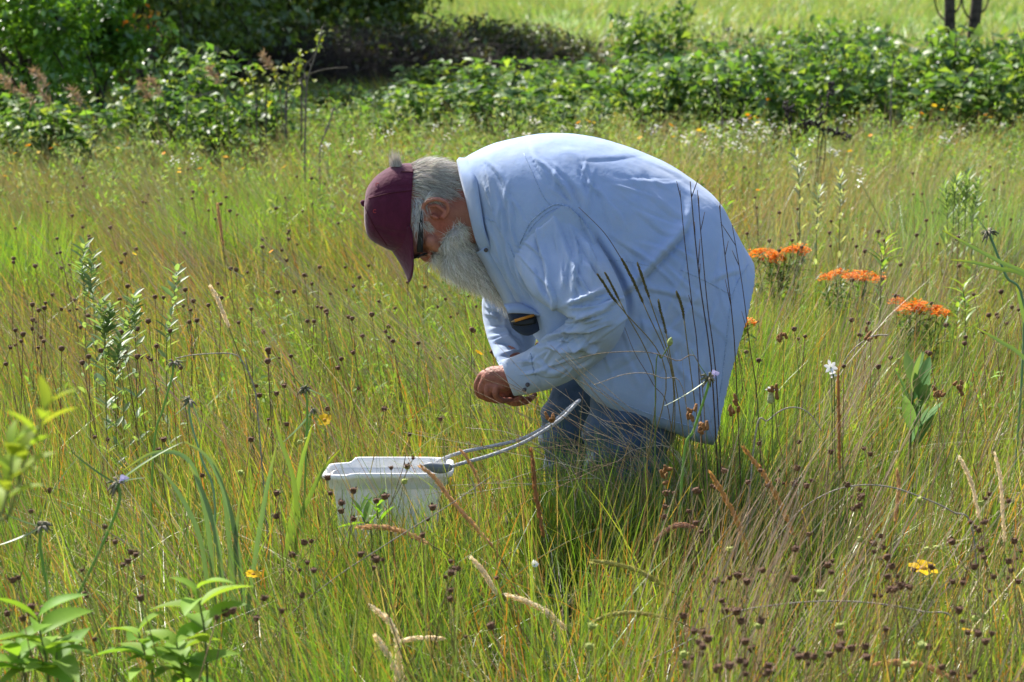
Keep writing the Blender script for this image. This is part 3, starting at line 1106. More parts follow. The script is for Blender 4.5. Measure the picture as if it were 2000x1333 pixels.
cm = MB()
cm.add(*loft(cap_st, 120, 6, 2.1, post=cap_post))
M["cap"] = solid("maroon_cotton", (0.090, 0.010, 0.034), (0.066, 0.007, 0.024), 40, 0.85, 0.25, 90, 0.15, sheen=0.25)
M["cap_dark"] = solid("maroon_seam", (0.07, 0.006, 0.016), (0.05, 0.005, 0.012), 40, 0.85)
cap = cm.build("cap", M["cap"], man, True, origin=MO)
cvv = np.concatenate(cm.v)
cap_bvh = BVHTree.FromPolygons([tuple(x) for x in cvv], [tuple(int(i) for i in f) for a in cm.f for f in a])
VS = []
for u in np.linspace(-1, 1, 33):
    bx, by = 768 + 33 * u * u, 492 - 50 * u * u
    dx, dy = 31 - 18 * u * u, 60 + 28 * u * u
    rr = (1 - abs(u) ** 5) ** 0.5 if abs(u) < 1 else 0.0
    rr = 0.30 + 0.70 * rr
    VS.append([W(bx + dx * t_ * rr + 3 * math.sin(PI * t_), by + dy * t_ * rr, y0 + u * 0.087 * (1 - 0.10 * t_)) for t_ in np.linspace(-0.08, 1, 12)])
sheet("visor", VS, M["cap"], cap, 0.0045)
b = MB()
b.add(*capsule([W(709, 396, y0), W(711, 399, y0)], [0.0075, 0.0075], 12, 2))
b.build("button", M["cap"], cap, True, origin=MO)
seam("seam", [(720, 388), (735, 384), (760, 378), (790, 374), (808, 372)], 0.0013, bvh=cap_bvh, mat=M["cap_dark"], parent=cap)
seam("seam", [(712, 402), (722, 425), (735, 450), (756, 480)], 0.0014, bvh=cap_bvh, mat=M["cap_dark"], parent=cap)
seam("seam", [(783, 336), (800, 336), (809, 337)], 0.0016, bvh=cap_bvh, mat=M["cap_dark"], parent=cap)
M["eyelet"] = solid("red_thread", (0.5, 0.06, 0.06), (0.4, 0.04, 0.04), 90, 0.8)
for ex, ey in ((737, 361), (732, 413)):
    p_ = on(cap_bvh, ex, ey, 0.0005)
    ring_ = [p_ + 0.0042 * np.array([math.cos(t_), 0, math.sin(t_)]) for t_ in np.linspace(0, 2 * PI, 14)]
    b = MB()
    b.add(*tube(ring_, 0.0009, 5))
    b.build("eyelet", M["eyelet"], cap, True, origin=MO)
M["logo"] = solid("grey_thread", (0.35, 0.3, 0.32), None, 90, 0.8)
p0_, p1_ = on(cap_bvh, 754, 487, 0.001), on(cap_bvh, 760, 477, 0.001)
if p0_ is not None and p1_ is not None:
    b = MB()
    b.add(*tube([p0_, p1_], 0.002, 6))
    b.build("emblem", M["logo"], cap, True, origin=MO)
# back strap opening: darker hole with tuft of hair coming through
hole = [W(766 + 22 * math.cos(t_), 322 + 2.6 * math.sin(t_) + 0.0, y0 + 0.038 * math.sin(t_)) for t_ in np.linspace(0, 2 * PI, 20)]

# --- glasses
M["black_plastic"] = solid("black_plastic", (0.010, 0.012, 0.013), (0.006, 0.007, 0.008), 40, 0.45, spec=0.3)
gb = MB()
for s_ in (-1, 1):
    gb.add(*tube([W(828, 408, y0 + s_ * 0.086), W(824, 416, y0 + s_ * 0.0855), W(822, 440, y0 + s_ * 0.083), W(821, 470, y0 + s_ * 0.078), W(820, 492, y0 + s_ * 0.072)], [0.002, 0.003, 0.005, 0.0075, 0.009], 8, 4))
    rr_ = [W(820 + 13 * math.cos(t_), 500 - 5 * math.cos(t_), y0 + s_ * 0.034 + 0.028 * math.sin(t_)) for t_ in np.linspace(0, 2 * PI, 24)]
    gb.add(*tube(rr_, 0.0028, 6))
gb.add(*tube([W(818, 503, y0 - 0.008), W(817, 504, y0 + 0.008)], 0.0025, 6))
glasses = gb.build("glasses", M["black_plastic"], man, True, origin=MO)
m_, n_, nodes_, L_ = newmat("dark_lens")
o_ = N(nodes_, "ShaderNodeOutputMaterial")
p_ = N(nodes_, "ShaderNodeBsdfPrincipled")
p_.inputs["Base Color"].default_value = (0.015, 0.03, 0.035, 1)
p_.inputs["Roughness"].default_value = 0.08
L_.new(p_.outputs[0], o_.inputs["Surface"])
for s_ in (-1, 1):
    b = MB()
    b.add(*disc(W(820, 500, y0 + s_ * 0.034), W(824, 512, y0) - W(820, 500, y0), 0.0185, 0.0012, 20))
    b.build("lens", m_, glasses, True, origin=MO)


# --- hair and beard
def strands(root, nrm, flow, length, width, grav, seg, cols, wav=0.15, lift=0.35, clump=0.0):
    n = len(root)
    t = np.linspace(0, 1, seg + 1)
    d0 = flow + nrm * lift + rng.normal(0, wav, (n, 3))
    d0 /= np.linalg.norm(d0, axis=1)[:, None]
    ph = rng.uniform(0, 6.28, (n, 2))
    P = root[:, None] + d0[:, None] * (length[:, None] * t[None])[..., None]
    P[..., 2] -= grav * length[:, None] * t[None] ** 2
    side = np.cross(d0, nrm)
    side /= np.linalg.norm(side, axis=1)[:, None] + 1e-9
    wv = (np.sin(t[None] * 5 + ph[:, :1]) - np.sin(ph[:, :1])) * length[:, None] * 0.07
    P += side[:, None] * wv[..., None]
    wd = np.cross(d0, np.array([0, 1.0, 0.2]))
    wd /= np.linalg.norm(wd, axis=1)[:, None] + 1e-9
    ww = width[:, None] * (1 - 0.85 * t[None])
    V = np.stack([P - wd[:, None] * ww[..., None] / 2, P + wd[:, None] * ww[..., None] / 2], 2).reshape(n, -1, 3)
    k = 2 * (seg + 1)
    i = np.arange(seg) * 2
    qd = np.stack([i, i + 1, i + 3, i + 2], -1)
    return V.reshape(-1, 3), (np.arange(n)[:, None, None] * k + qd[None]).reshape(-1, 4), np.repeat(cols, k, 0)


def pxdir(dx, dy):
    a_ = W(900 + dx, 450 + dy, y0) - W(900, 450, y0)
    return a_ / np.linalg.norm(a_)


M["hair"] = veg("grey_hair", 0.30, 0.10, 0.4, (1.0, 0.98, 0.95))
HAIRPAL = [(0.60, 0.57, 0.53), (0.46, 0.44, 0.41), (0.24, 0.22, 0.205), (0.78, 0.76, 0.72)]
hb = MB()
poly_back = [(800, 300), (850, 298), (885, 308), (892, 330), (900, 360), (886, 384), (870, 382), (852, 384), (834, 388), (822, 402), (818, 445), (808, 440), (804, 400)]
idx = np.nonzero(inpoly(BQ, poly_back) & (np.abs(BV[:, 1] - y0) < 0.12))[0]
sel = rng.choice(idx, 6500)
dens = np.clip((895 - BQ[sel, 0]) / 45, 0.25, 1)
sel = sel[rng.uniform(size=len(sel)) < dens]
rt = BV[sel] + rng.normal(0, 0.001, (len(sel), 3))
nr = BN[sel]
fl = np.where((BQ[sel, 0] < 826)[:, None] & (BQ[sel, 1] > 385)[:, None], pxdir(0.35, 1), pxdir(1.0, 0.30)[None])
fl = fl - nr * (fl * nr).sum(1)[:, None]
wv_ = vnoise(rt * 55, 31)
fl = fl + np.outer(wv_ * .45, pxdir(-.2, 1))
fl /= np.linalg.norm(fl, axis=1)[:, None]
hb.add(*strands(rt, nr, fl, rng.uniform(0.02, 0.052, len(sel)), rng.uniform(0.0010, 0.0018, len(sel)), 0.18, 6, rcol(len(sel), HAIRPAL, [4, 3, 2.4, 2]) * (1 + .25 * vnoise(rt * 90, 32))[:, None].clip(.5, 1.4), 0.14, 0.24))
# tuft through the cap opening
nT = 520
ang = rng.uniform(0, 2 * PI, nT)
rr = np.sqrt(rng.uniform(0, 1, nT))
tr = np.array([W(773 + 12 * r_ * math.cos(a_), 326, y0 - 0.02 + 0.018 * r_ * math.sin(a_)) for r_, a_ in zip(rr, ang)])
up_ = np.array([W(770, 290, y0) - W(772, 322, y0)])[0]
up_ /= np.linalg.norm(up_)
fl = np.tile(up_, (nT, 1)) + (np.array(W(772, 326, y0 - 0.02)) - tr) * 14
hb.add(*strands(tr, np.tile([0, 0, 1.0], (nT, 1)), fl + rng.normal(0, .16, (nT, 3)), rng.uniform(0.010, 0.042, nT) * rng.uniform(.6, 1.3, nT), rng.uniform(0.0007, 0.0011, nT), -0.05, 5, rcol(nT, [(0.42, 0.37, 0.30), (0.30, 0.26, 0.21), (0.52, 0.48, 0.42)]), 0.12, 0.1))
tc_ = [W(752, 325, y0 - 0.02), W(772, 319, y0 - 0.022), W(790, 321, y0 - 0.02)]
hv, hf = capsule(tc_, [0.003, 0.006, 0.003], 12, 4)
# eyebrow and sideburn
idx = np.nonzero(inpoly(BQ, [(818, 432), (838, 432), (846, 446), (838, 452), (822, 442)]) & (np.abs(BV[:, 1] - y0) < 0.12))[0]
sel = rng.choice(idx, 220)
fl = np.tile(pxdir(0.8, 0.6), (220, 1))
hb.add(*strands(BV[sel], BN[sel], fl, rng.uniform(0.008, 0.02, 220), rng.uniform(0.0008, 0.0013, 220), 0.1, 4, rcol(220, [(0.7, 0.68, 0.64), (0.55, 0.52, 0.47)]), 0.2, 0.3))
hb.build("hair", M["hair"], man, False, origin=MO)

beard_st = [
    (905, 440, 874, 488, 0.058, y0), (912, 450, 862, 508, 0.064, y0), (926, 470, 868, 530, 0.065, y0), (942, 498, 896, 548, 0.060, y0), (964, 536, 934, 567, 0.044, y0),
    (985, 572, 968, 586, 0.024, y0), (999, 600, 992, 606, 0.010, y0)]
bb_me = fused([loft(beard_st, 36, 5, 2.0), capsule([W(870, 478, y0 - 0.058), W(886, 462, y0 - 0.062), W(902, 450, y0 - 0.062)], [0.012, 0.018, 0.015], 10, 3),
               capsule([W(870, 478, y0 + 0.058), W(886, 462, y0 + 0.062), W(902, 450, y0 + 0.062)], [0.012, 0.018, 0.015], 10, 3),
               capsule([W(852, 500, y0 - 0.03), W(850, 505, y0), W(852, 500, y0 + 0.03)], [0.012, 0.013, 0.012], 10, 3)], 0.005, 5)
v, nn = get_vn(bb_me)
vv = v + nn * (vnoise(v * np.array([120, 120, 120]), 11) * 0.002)[:, None]
set_v(bb_me, vv)
set_col(bb_me, np.tile([0.40, 0.36, 0.30], (len(v), 1)))
bm_ = MB()
tri_ = np.array([list(p.vertices) for p in bb_me.polygons if len(p.vertices) == 3], dtype=np.int32).reshape(-1, 3)
qu_ = np.array([list(p.vertices) for p in bb_me.polygons if len(p.vertices) == 4], dtype=np.int32).reshape(-1, 4)
bm_.add(vv, [a for a in (tri_, qu_) if len(a)], (0.42, 0.39, 0.34))
nB = 9000
sel = rng.integers(0, len(v), nB)
qq = proj(v[sel])
base_dir = pxdir(0.78, 0.63)
toward = np.array([W(1000, 625, y0)])
fl = toward - v[sel]
fl /= np.linalg.norm(fl, axis=1)[:, None]
fl = fl - nn[sel] * (fl * nn[sel]).sum(1)[:, None] * 0.9
cols = rcol(nB, [(0.76, 0.73, 0.67), (0.60, 0.56, 0.49), (0.90, 0.88, 0.84), (0.38, 0.35, 0.31)], [4, 3, 3.4, 1.3])
bm_.add(*strands(v[sel] - nn[sel] * 0.002, nn[sel], fl, rng.uniform(0.012, 0.042, nB), rng.uniform(0.0008, 0.0016, nB), 0.12, 6, cols, 0.30, 0.34))
# short moustache and cheek hair over the skin
idx = np.nonzero(inpoly(BQ, [(868, 460), (882, 446), (896, 430), (904, 440), (890, 470), (866, 502), (852, 505), (856, 486)]) & (np.abs(BV[:, 1] - y0) < 0.12))[0]
sel = rng.choice(idx, 2600)
fl = np.tile(pxdir(0.8, 0.6), (len(sel), 1))
fl = fl - BN[sel] * (fl * BN[sel]).sum(1)[:, None]
bm_.add(*strands(BV[sel], BN[sel], fl, rng.uniform(0.012, 0.03, len(sel)), rng.uniform(0.0009, 0.0016, len(sel)), 0.1, 5, rcol(len(sel), [(0.66, 0.63, 0.58), (0.5, 0.47, 0.42), (0.36, 0.33, 0.3)]), 0.25, 0.35))
bm_.build("beard", M["hair"], man, False, origin=MO)

# --- pencil and dark notebook in the chest pocket (things of their own)
M["pencil"] = solid("pencil_paint", (0.62, 0.25, 0.03), (0.5, 0.19, 0.02), 50, 0.4)
pen = empty("pencil", W(1022, 622, y0 - 0.205), "orange pencil lying across the open chest pocket of the denim shirt", "pencil")
PO = np.array(pen.location)
b = MB()
b.add(*tube([W(1005, 627, y0 - 0.207), W(1043, 616, y0 - 0.2)], 0.0038, 6))
b.build("shaft", M["pencil"], pen, False, origin=PO)
b = MB()
b.add(*tube([W(1005, 627, y0 - 0.207), W(998, 629, y0 - 0.2085)], [0.0037, 0.0005], 6))
b.build("tip", solid("bare_wood", (0.5, 0.36, 0.2), None, 40), pen, False, origin=PO)
nbk = [[W(1002 + 46 * s_, 622 + t_ * 14 + 3 * math.sin(PI * s_) - 4 * s_, y0 - 0.196 - 0.004 * t_) for t_ in np.linspace(0, 1, 4)] for s_ in np.linspace(0, 1, 6)]
no_ = W(1025, 632, y0 - 0.19)
o = sheet("notebook", nbk, M["black_plastic"], None, 0.006, origin=no_)
o.location = no_
tag(o, "black notebook tucked in the open chest pocket under the pencil", "notebook")

# ------------------------------------------------------------------ bucket
YB = 6.52
bk = empty("bucket", W(758, 915, YB) * np.array([1, 1, 0]), "white plastic bucket with grey rope handle standing in the grass", "bucket")
BO = np.array(bk.location)
M["white_plastic"] = veg("white_plastic", 0.16, 0.04, 0.3, (1.0, 1.0, 1.02), 9.0)
PLASTIC = (0.82, 0.82, 0.82)
M["grey_plastic"] = solid("grey_plastic", (0.20, 0.21, 0.23), (0.16, 0.17, 0.18), 30, 0.5)
topz = W(758, 917, YB)[2]
hx = (W(888, 917, YB)[0] - W(630, 917, YB)[0]) / 2


def rrect(hx_, hy_, z, n=64, p=4.5, cx=0.0):
    th = np.linspace(0, 2 * PI, n, endpoint=False)
    return np.stack([cx + hx_ * np.sign(np.cos(th)) * np.abs(np.cos(th)) ** (2 / p), hy_ * np.sign(np.sin(th)) * np.abs(np.sin(th)) ** (2 / p), np.full(n, z)], -1)


R = [rrect(hx * s * 0.88, 0.078 * s, z) for s, z in ((0.70, 0.012), (0.74, 0.0), (0.76, 0.02), (0.82, 0.12), (0.90, 0.25), (0.965, topz - 0.03), (0.985, topz - 0.012))]
R += [rrect(hx * s * 0.88, 0.078 * s, z) for s, z in ((0.955, topz - 0.012), (0.93, topz - 0.04), (0.80, 0.15), (0.72, 0.03))]
b = MB()
b.add(*rings(np.array(R)), PLASTIC)
b.build("pail", M["white_plastic"], bk, True)


# rim: rolled lip, raised over most of the far side, low flange with spout at the left end
def rim_ring(off, dz, base=0.0):
    r = rrect(hx * off, 0.089 * off, 0, 96)
    x, y = r[:, 0] / hx, r[:, 1] / 0.089
    lift = 0.014 / (1 + np.exp(-(x + 0.56) * 60))
    r[:, 2] = topz + dz * 1.0 + lift * (0.35 + 0.65 * (y > -0.2)) + base
    return r


R = [rim_ring(o_, d_) for o_, d_ in ((0.878, -0.040), (0.90, -0.036), (0.93, -0.014), (0.985, -0.013), (1.0, -0.006), (0.99, 0.0), (0.955, 0.002), (0.92, 0.0), (0.885, -0.01), (0.865, -0.040))]
b = MB()
b.add(*rings(np.array(R))[0:1], rings(np.array(R))[1][0:1], PLASTIC)
b.build("rim", M["white_plastic"], bk, True)
M["rope"] = solid("grey_rope", (0.52, 0.52, 0.53), (0.32, 0.32, 0.33), 160, 0.85, 0.7, 260)


def rope(pts, r=0.0046, n=10):
    p = catmull(np.array(pts), 14)
    d = np.gradient(p, axis=0)
    d /= np.linalg.norm(d, axis=1)[:, None]
    a = np.cross(d, [0, 1.0, 0])
    a /= np.linalg.norm(a, axis=1)[:, None]
    bb = np.cross(d, a)
    th = np.linspace(0, 2 * PI, n, endpoint=False)
    s = np.cumsum(np.linalg.norm(np.gradient(p, axis=0), axis=1))
    rr = r * (1 + 0.09 * np.cos(3 * (th[None] - s[:, None] * 190)))
    return rings(p[:, None] + rr[..., None] * (np.cos(th)[None, :, None] * a[:, None] + np.sin(th)[None, :, None] * bb[:, None]))


rp = [W(846, 910, YB + 0.06), W(862, 898, YB + 0.062), W(905, 883, YB + 0.06), W(965, 871, YB + 0.05), W(1020, 857, YB + 0.045), W(1075, 828, YB + 0.04), W(1112, 797, YB + 0.035), W(1128, 785, YB + 0.02),
      W(1131, 783, YB + 0.0), W(1124, 790, YB - 0.02), W(1100, 815, YB - 0.035), W(1062, 842, YB - 0.045), W(1015, 868, YB - 0.05), W(960, 889, YB - 0.06), W(918, 901, YB - 0.066), W(890, 909, YB - 0.078), W(874, 914, YB - 0.083)]
b = MB()
b.add(*rope(rp))
b.build("handle", M["rope"], bk, True, origin=BO)
brk = [(826, 908, 842, 921, 0.006, YB - 0.086), (840, 903, 848, 924, 0.010, YB - 0.091), (862, 905, 862, 925, 0.011, YB - 0.091), (876, 906, 874, 923, 0.009, YB - 0.086), (884, 910, 883, 918, 0.004, YB - 0.081)]
b = MB()
b.add(*loft(brk, 18, 4, 2.4))
b.build("handle_bracket", M["grey_plastic"], bk, True, origin=BO)

# ------------------------------------------------------------------ grasses (stuff nobody could count)
def wedge(n, ya, yb, extra=1.0, power=1.0):
    """random ground points in the seen wedge plus a margin either side"""
    y = ya + (yb - ya) * rng.uniform(0, 1, n) ** power
    hw_ = y * 0.205 + extra
    # more points for wider rows
    keep = rng.uniform(0, 1, n) < hw_ / (yb * 0.205 + extra)
    y, hw_ = y[keep], hw_[keep]
    x = rng.uniform(-1, 1, len(y)) * hw_
    return np.stack([x, y], -1)


def clear_of(xy):
    """keep stems out of bucket, legs"""
    bx, by = BO[0], BO[1]
    k = ~((np.abs(xy[:, 0] - bx) < hx * 0.85) & (np.abs(xy[:, 1] - by) < 0.12))
    for px_, s_ in ((1215, -0.12), (1140, 0.115)):
        p = W(px_, 1060, y0 + s_)
        k &= ~(np.hypot(xy[:, 0] - p[0], xy[:, 1] - p[1]) < 0.09)
    return k


def meadow(name, n, ya, yb, hlo, hhi, wid, segs, palette, weights, tipmix, mat, lean_amp=0.28, extra=0.9, clump=0.0, curve=(0.1, 0.55), leanbias=1.0):
    xy = wedge(n, ya, yb, extra)
    if clump:
        c = wedge(max(int(len(xy) / 14), 10), ya, yb, extra)
        xy = c[rng.integers(0, len(c), len(xy))] + rng.normal(0, clump, (len(xy), 2))
    xy = xy[clear_of(xy)]
    n = len(xy)
    patch = vnoise(xy * np.array([1.7, 1.2]), 21)
    patch2 = vnoise(xy * np.array([0.8, 0.6]), 22)
    h = rng.uniform(hlo, hhi, n) * (1 + 0.18 * patch)
    # stems lie over to the left on the left side, to the right on the right side
    bias = np.where(xy[:, 0] / (xy[:, 1] * 0.2) < 0.1, -0.26, 0.12) * leanbias
    lean = rng.normal(0, lean_amp, (n, 2))
    lean[:, 0] += bias + 0.1 * patch2
    c0 = rcol(n, palette, weights)
    warm = np.clip(0.5 + 0.9 * patch2, 0, 1)[:, None]
    c0 = c0 * ((1 - warm) * np.array([0.86, 1.04, 0.9]) + warm * np.array([1.18, 1.04, 1.0]))
    c1 = c0 * (1 - tipmix) + rcol(n, TANS + [(0.26, 0.30, 0.05)], [2, 1, 2, 5]) * tipmix
    z = gz(xy[:, 0], xy[:, 1])
    base = np.stack([xy[:, 0], xy[:, 1], z - 0.01], -1)
    V, fq, C = blades(base, h, lean, rng.uniform(0.6, 1.3, n) * wid, rng.uniform(*curve, n), segs, c0, c1)
    return mesh(name, V, fq, mat, None, False, C)


gp = GREENS + TANS
LG = [(0.10, 0.215, 0.022), (0.16, 0.285, 0.03), (0.25, 0.34, 0.05), (0.05, 0.125, 0.025), (0.10, 0.175, 0.075)]
# low under-layer, then the blades that show
tag(meadow("grass", 30000, 3.4, 9.5, 0.10, 0.24, 0.0042, 3, LG + TANS, [4, 3, 1, 5, 3, 1, 1.5, 1.2], 0.25, M["grass"], 0.3, curve=(.1, .7)), kind="stuff")
tag(meadow("grass", 30000, 3.4, 9.5, 0.22, 0.44, 0.0046, 4, LG + TANS, [5, 6, 3.4, 4, 2, 1.8, 1.4, 2.0], 0.28, M["grass"], 0.17, clump=.10, curve=(.0, .3), leanbias=.6), kind="stuff")
tag(meadow("grass", 13000, 3.4, 9.5, 0.28, 0.50, 0.0058, 5, LG + TANS, [5, 6, 4, 4, 2.4, 1.0, .9, 1.7], 0.2, M["grass"], 0.22, clump=.04, curve=(.0, .6), leanbias=.5), kind="stuff")
tag(meadow("grass", 80000, 9.5, 17.0, 0.16, 0.44, 0.0080, 3, LG + TANS, [5, 6, 3, 3.5, 2, 2.2, 2.0, 1.4], 0.38, M["grass"], 0.22, clump=.14, leanbias=.7), kind="stuff")
tag(meadow("grass", 75000, 17.0, 31.0, 0.25, 0.5, 0.014, 3, LG + TANS, [4, 6, 3, 2, 3, 2.2, 2.6, 0.4], 0.3, M["grass"], extra=1.5, clump=.3), kind="stuff")
tag(meadow("grass", 60000, 31.0, 110.0, 0.2, 0.5, 0.05, 2, [(0.17, 0.27, 0.08), (0.13, 0.22, 0.06), (0.22, 0.27, 0.10), (0.30, 0.26, 0.15)], [6, 5, 3, 2], 0.2, M["grass"], extra=4, clump=.5), kind="stuff")
def stand(name, n, x0, x1, Ya, Yb, hlo, hhi, pal, wts, wid=.0046):
    y = rng.uniform(Ya, Yb, n)
    x = (rng.uniform(x0, x1, n) - 1000) / F * y
    xy = np.stack([x, y], -1)
    xy = xy[clear_of(xy)]
    m = len(xy)
    c0 = rcol(m, pal, wts)
    c1 = c0 * .85 + rcol(m, TANS + [(0.26, 0.34, 0.05)], [1, 1, 2, 6]) * .15
    V, fq, C = blades(np.stack([xy[:, 0], xy[:, 1], gz(xy[:, 0], xy[:, 1]) - .01], -1), rng.uniform(hlo, hhi, m), rng.normal(0, .2, (m, 2)) + np.array([.03, 0]), rng.uniform(.6, 1.3, m) * wid, rng.uniform(0, .5, m), 5, c0, c1)
    return tag(mesh(name, V, fq, M["grass"], None, False, C), kind="stuff")


stand("grass", 1900, 1030, 1460, 6.35, 6.95, .24, .50, LG + TANS, [6, 5, 3, 5, 3, .6, .6, .8])
stand("grass", 700, 1180, 1440, 6.6, 7.3, .24, .44, LG + TANS, [6, 5, 2, 6, 3, .6, .6, .8])
stand("grass", 800, 610, 910, 6.0, 6.38, .20, .39, LG + TANS, [6, 5, 3, 5, 2, .6, .6, 1.2])
stand("grass", 420, 640, 880, 5.6, 6.1, .2, .36, LG + TANS, [6, 5, 3, 5, 2, .6, .6, 1.2])
BG = [(0.16, 0.31, 0.03), (0.22, 0.36, 0.04), (0.12, 0.26, 0.03)]
stand("grass", 1500, 320, 520, 12.3, 14.2, .30, .50, BG, [3, 2, 2], .009)
stand("grass", 1200, -40, 120, 11.0, 12.8, .30, .50, BG, [3, 2, 2], .009)
stand("grass", 900, 480, 640, 13.6, 15.5, .30, .52, BG, [3, 2, 2], .009)
stand("grass", 1500, 1760, 1990, 12.0, 14.2, .36, .60, [(0.16, 0.30, 0.09), (0.20, 0.34, 0.10), (0.12, 0.25, 0.06)], [1, 1, 1], .008)
stand("grass", 700, 1380, 1520, 7.6, 9.5, .26, .46, BG, [2, 2, 3], .006)
stand("grass", 2000, 1430, 1880, 8.2, 10.4, .28, .43, LG + TANS, [5, 5, 3, 4, 2, 1, 1, 1], .006)
stand("grass", 1800, 1480, 2010, 11.5, 17.5, .34, .60, [(0.20, 0.27, 0.12), (0.26, 0.31, 0.17), (0.15, 0.24, 0.08), (0.36, 0.31, 0.19)], [2, 2, 2, 1], .008)
# thatch: grey dead blades low down, tangled
tag(meadow("thatch_grass", 15000, 3.4, 10.0, 0.12, 0.30, 0.0026, 3, [(0.40, 0.34, 0.25), (0.28, 0.22, 0.15), (0.58, 0.53, 0.44)], [2, 2, 1], 0.1, M["dry"], 0.7, curve=(0.2, 1.0)), kind="stuff")
# thin tall stems, brown and olive
tag(meadow("tall_stems_grass", 6500, 4.2, 16.0, 0.38, 0.66, 0.0034, 4, [(0.30, 0.19, 0.07), (0.36, 0.26, 0.08), (0.22, 0.23, 0.05), (0.26, 0.15, 0.08)], [3, 2, 2, 2], 0.3, M["dry"], 0.16, curve=(0.0, 0.3), leanbias=1.2), kind="stuff")
tag(meadow("tall_stems_grass", 5500, 8.5, 16.5, 0.36, 0.62, 0.0044, 3, [(0.34, 0.22, 0.09), (0.40, 0.29, 0.12), (0.24, 0.22, 0.06), (0.26, 0.15, 0.08)], [3, 2, 2, 2], 0.3, M["dry"], 0.2, clump=.12, curve=(0.0, 0.3), leanbias=1.8), kind="stuff")
# purple-grey old stalks in tufts that lean left
tag(meadow("old_stalk_grass", 5200, 4.4, 14.0, 0.42, 0.78, 0.0038, 4, [(0.32, 0.24, 0.20), (0.26, 0.17, 0.12), (0.40, 0.33, 0.26)], [3, 2, 1], 0.1, M["dry"], 0.12, clump=0.05, curve=(0.0, 0.35), leanbias=2.4), kind="stuff")
# tawny flowering grass in front of the shrubs
tag(meadow("tawny_grass", 8000, 13.5, 20.5, 0.4, 0.68, 0.007, 3, [(0.46, 0.36, 0.17), (0.40, 0.30, 0.12), (0.55, 0.48, 0.32)], [3, 2, 1.3], 0.3, M["dry"], 0.15, clump=.2), kind="stuff")
tag(meadow("tawny_grass", 5000, 30, 48, 0.3, 0.6, 0.03, 2, [(0.40, 0.33, 0.19), (0.34, 0.27, 0.14), (0.24, 0.27, 0.1)], [2, 2, 1], 0.2, M["dry"], 0.2, extra=3, clump=.8), kind="stuff")
# bent and broken straws
tag(meadow("straw_grass", 3200, 3.8, 11.0, 0.26, 0.5, 0.0030, 5, [(0.62, 0.55, 0.42), (0.50, 0.40, 0.25), (0.70, 0.66, 0.56)], [2, 2, 1], 0.05, M["dry"], 0.35, curve=(.7, 1.5)), kind="stuff")
# forbs: leafy stems in drifts, thickest towards the shrubs


def forbs(n, ya, yb, h0, h1, ll, pal, per=16, spread=.5, extra=1.2):
    c = wedge(max(n // 9, 8), ya, yb, extra)
    xy = c[rng.integers(0, len(c), n)] + rng.normal(0, spread, (n, 2))
    h = rng.uniform(h0, h1, n)
    z = rng.uniform(.3, 1, (n, per)) * h[:, None]
    P_ = np.stack([xy[:, 0, None] + rng.normal(0, .03, (n, per)), xy[:, 1, None] + rng.normal(0, .03, (n, per)), z], -1).reshape(-1, 3)
    m = len(P_)
    d = rng.normal(0, 1, (m, 3))
    d[:, 2] = np.abs(d[:, 2]) * .9 + .35
    col = np.repeat(rcol(n, pal), per, 0) * rng.uniform(.85, 1.15, (m, 1))
    V, f_, C = leaves(P_, d, np.tile([0, 0, 1.0], (m, 1)) + rng.normal(0, .4, (m, 3)), rng.uniform(*ll, m), rng.uniform(*ll, m) * .26, col, .2, .15)
    return tag(mesh("undergrowth", V, f_, M["forb"], None, False, C), kind="stuff")


FB = [(0.14, 0.25, 0.06), (0.18, 0.31, 0.06), (0.24, 0.30, 0.14), (0.20, 0.34, 0.05)]
forbs(360, 8.0, 13.5, .20, .40, (.025, .05), FB, 24, .22)
forbs(1300, 13.0, 19.5, .30, .56, (.025, .055), FB, 30, .35)
forbs(420, 15.5, 20.0, .40, .68, (.03, .06), [(0.20, 0.28, 0.12), (0.27, 0.33, 0.18), (0.18, 0.30, 0.07)], 30, .4, 1.5)

# ------------------------------------------------------------------ seed heads
def seed_mesh(seed):
    r = np.random.default_rng(seed)
    b = MB()
    th = np.linspace(0, 2 * PI, 10, endpoint=False)
    prof = [(-0.0045, 0.0018), (-0.004, 0.0048), (-0.001, 0.0064), (0.003, 0.0066), (0.006, 0.0058), (0.0068, 0.0035), (0.0045, 0.0012)]
    R = [np.stack([rr_ * np.cos(th) * (1 + 0.08 * np.cos(3 * th + z * 900)), rr_ * np.sin(th), np.full(10, z)], -1) for z, rr_ in prof]
    b.add(*rings(np.array(R)))
    for k in range(8):
        a_ = 2 * PI * k / 8 + r.uniform(-.2, .2)
        d = np.array([math.cos(a_), math.sin(a_), r.uniform(0.5, 2.5)])
        V, q_ = wide_leaf(np.array([math.cos(a_), math.sin(a_), r.uniform(-.3, .5)]) * 0.0056, d, np.array([0, 0, 1.0]), r.uniform(0.004, 0.009), 0.0045, r.uniform(-.5, .5), 0.1, 4)
        b.add(V, q_)
    return b.build("seed_head", M["seed"], data_only=True, smooth=False)


SEEDS = [seed_mesh(k) for k in range(4)]
M["stem_olive"] = solid("olive_stem", (0.22, 0.19, 0.05), (0.14, 0.13, 0.035), 40, 0.8)
M["stem_brown"] = solid("brown_stem", (0.20, 0.12, 0.05), (0.12, 0.07, 0.03), 40, 0.8)


def stem_mesh(h, lean, r=0.0011, mat=None, bow=0.1, seed=0):
    """stem hanging below the head at the origin, down to the ground"""
    t = np.linspace(0, 1, 6)
    x = lean[0] * t ** 1.5
    y = lean[1] * t ** 1.5
    pts = np.stack([x, y, -h * t], -1)
    b = MB()
    b.add(*tube(pts, np.linspace(r * 0.8, r * 1.2, 6), 4))
    return b.build("stem", mat, data_only=True)


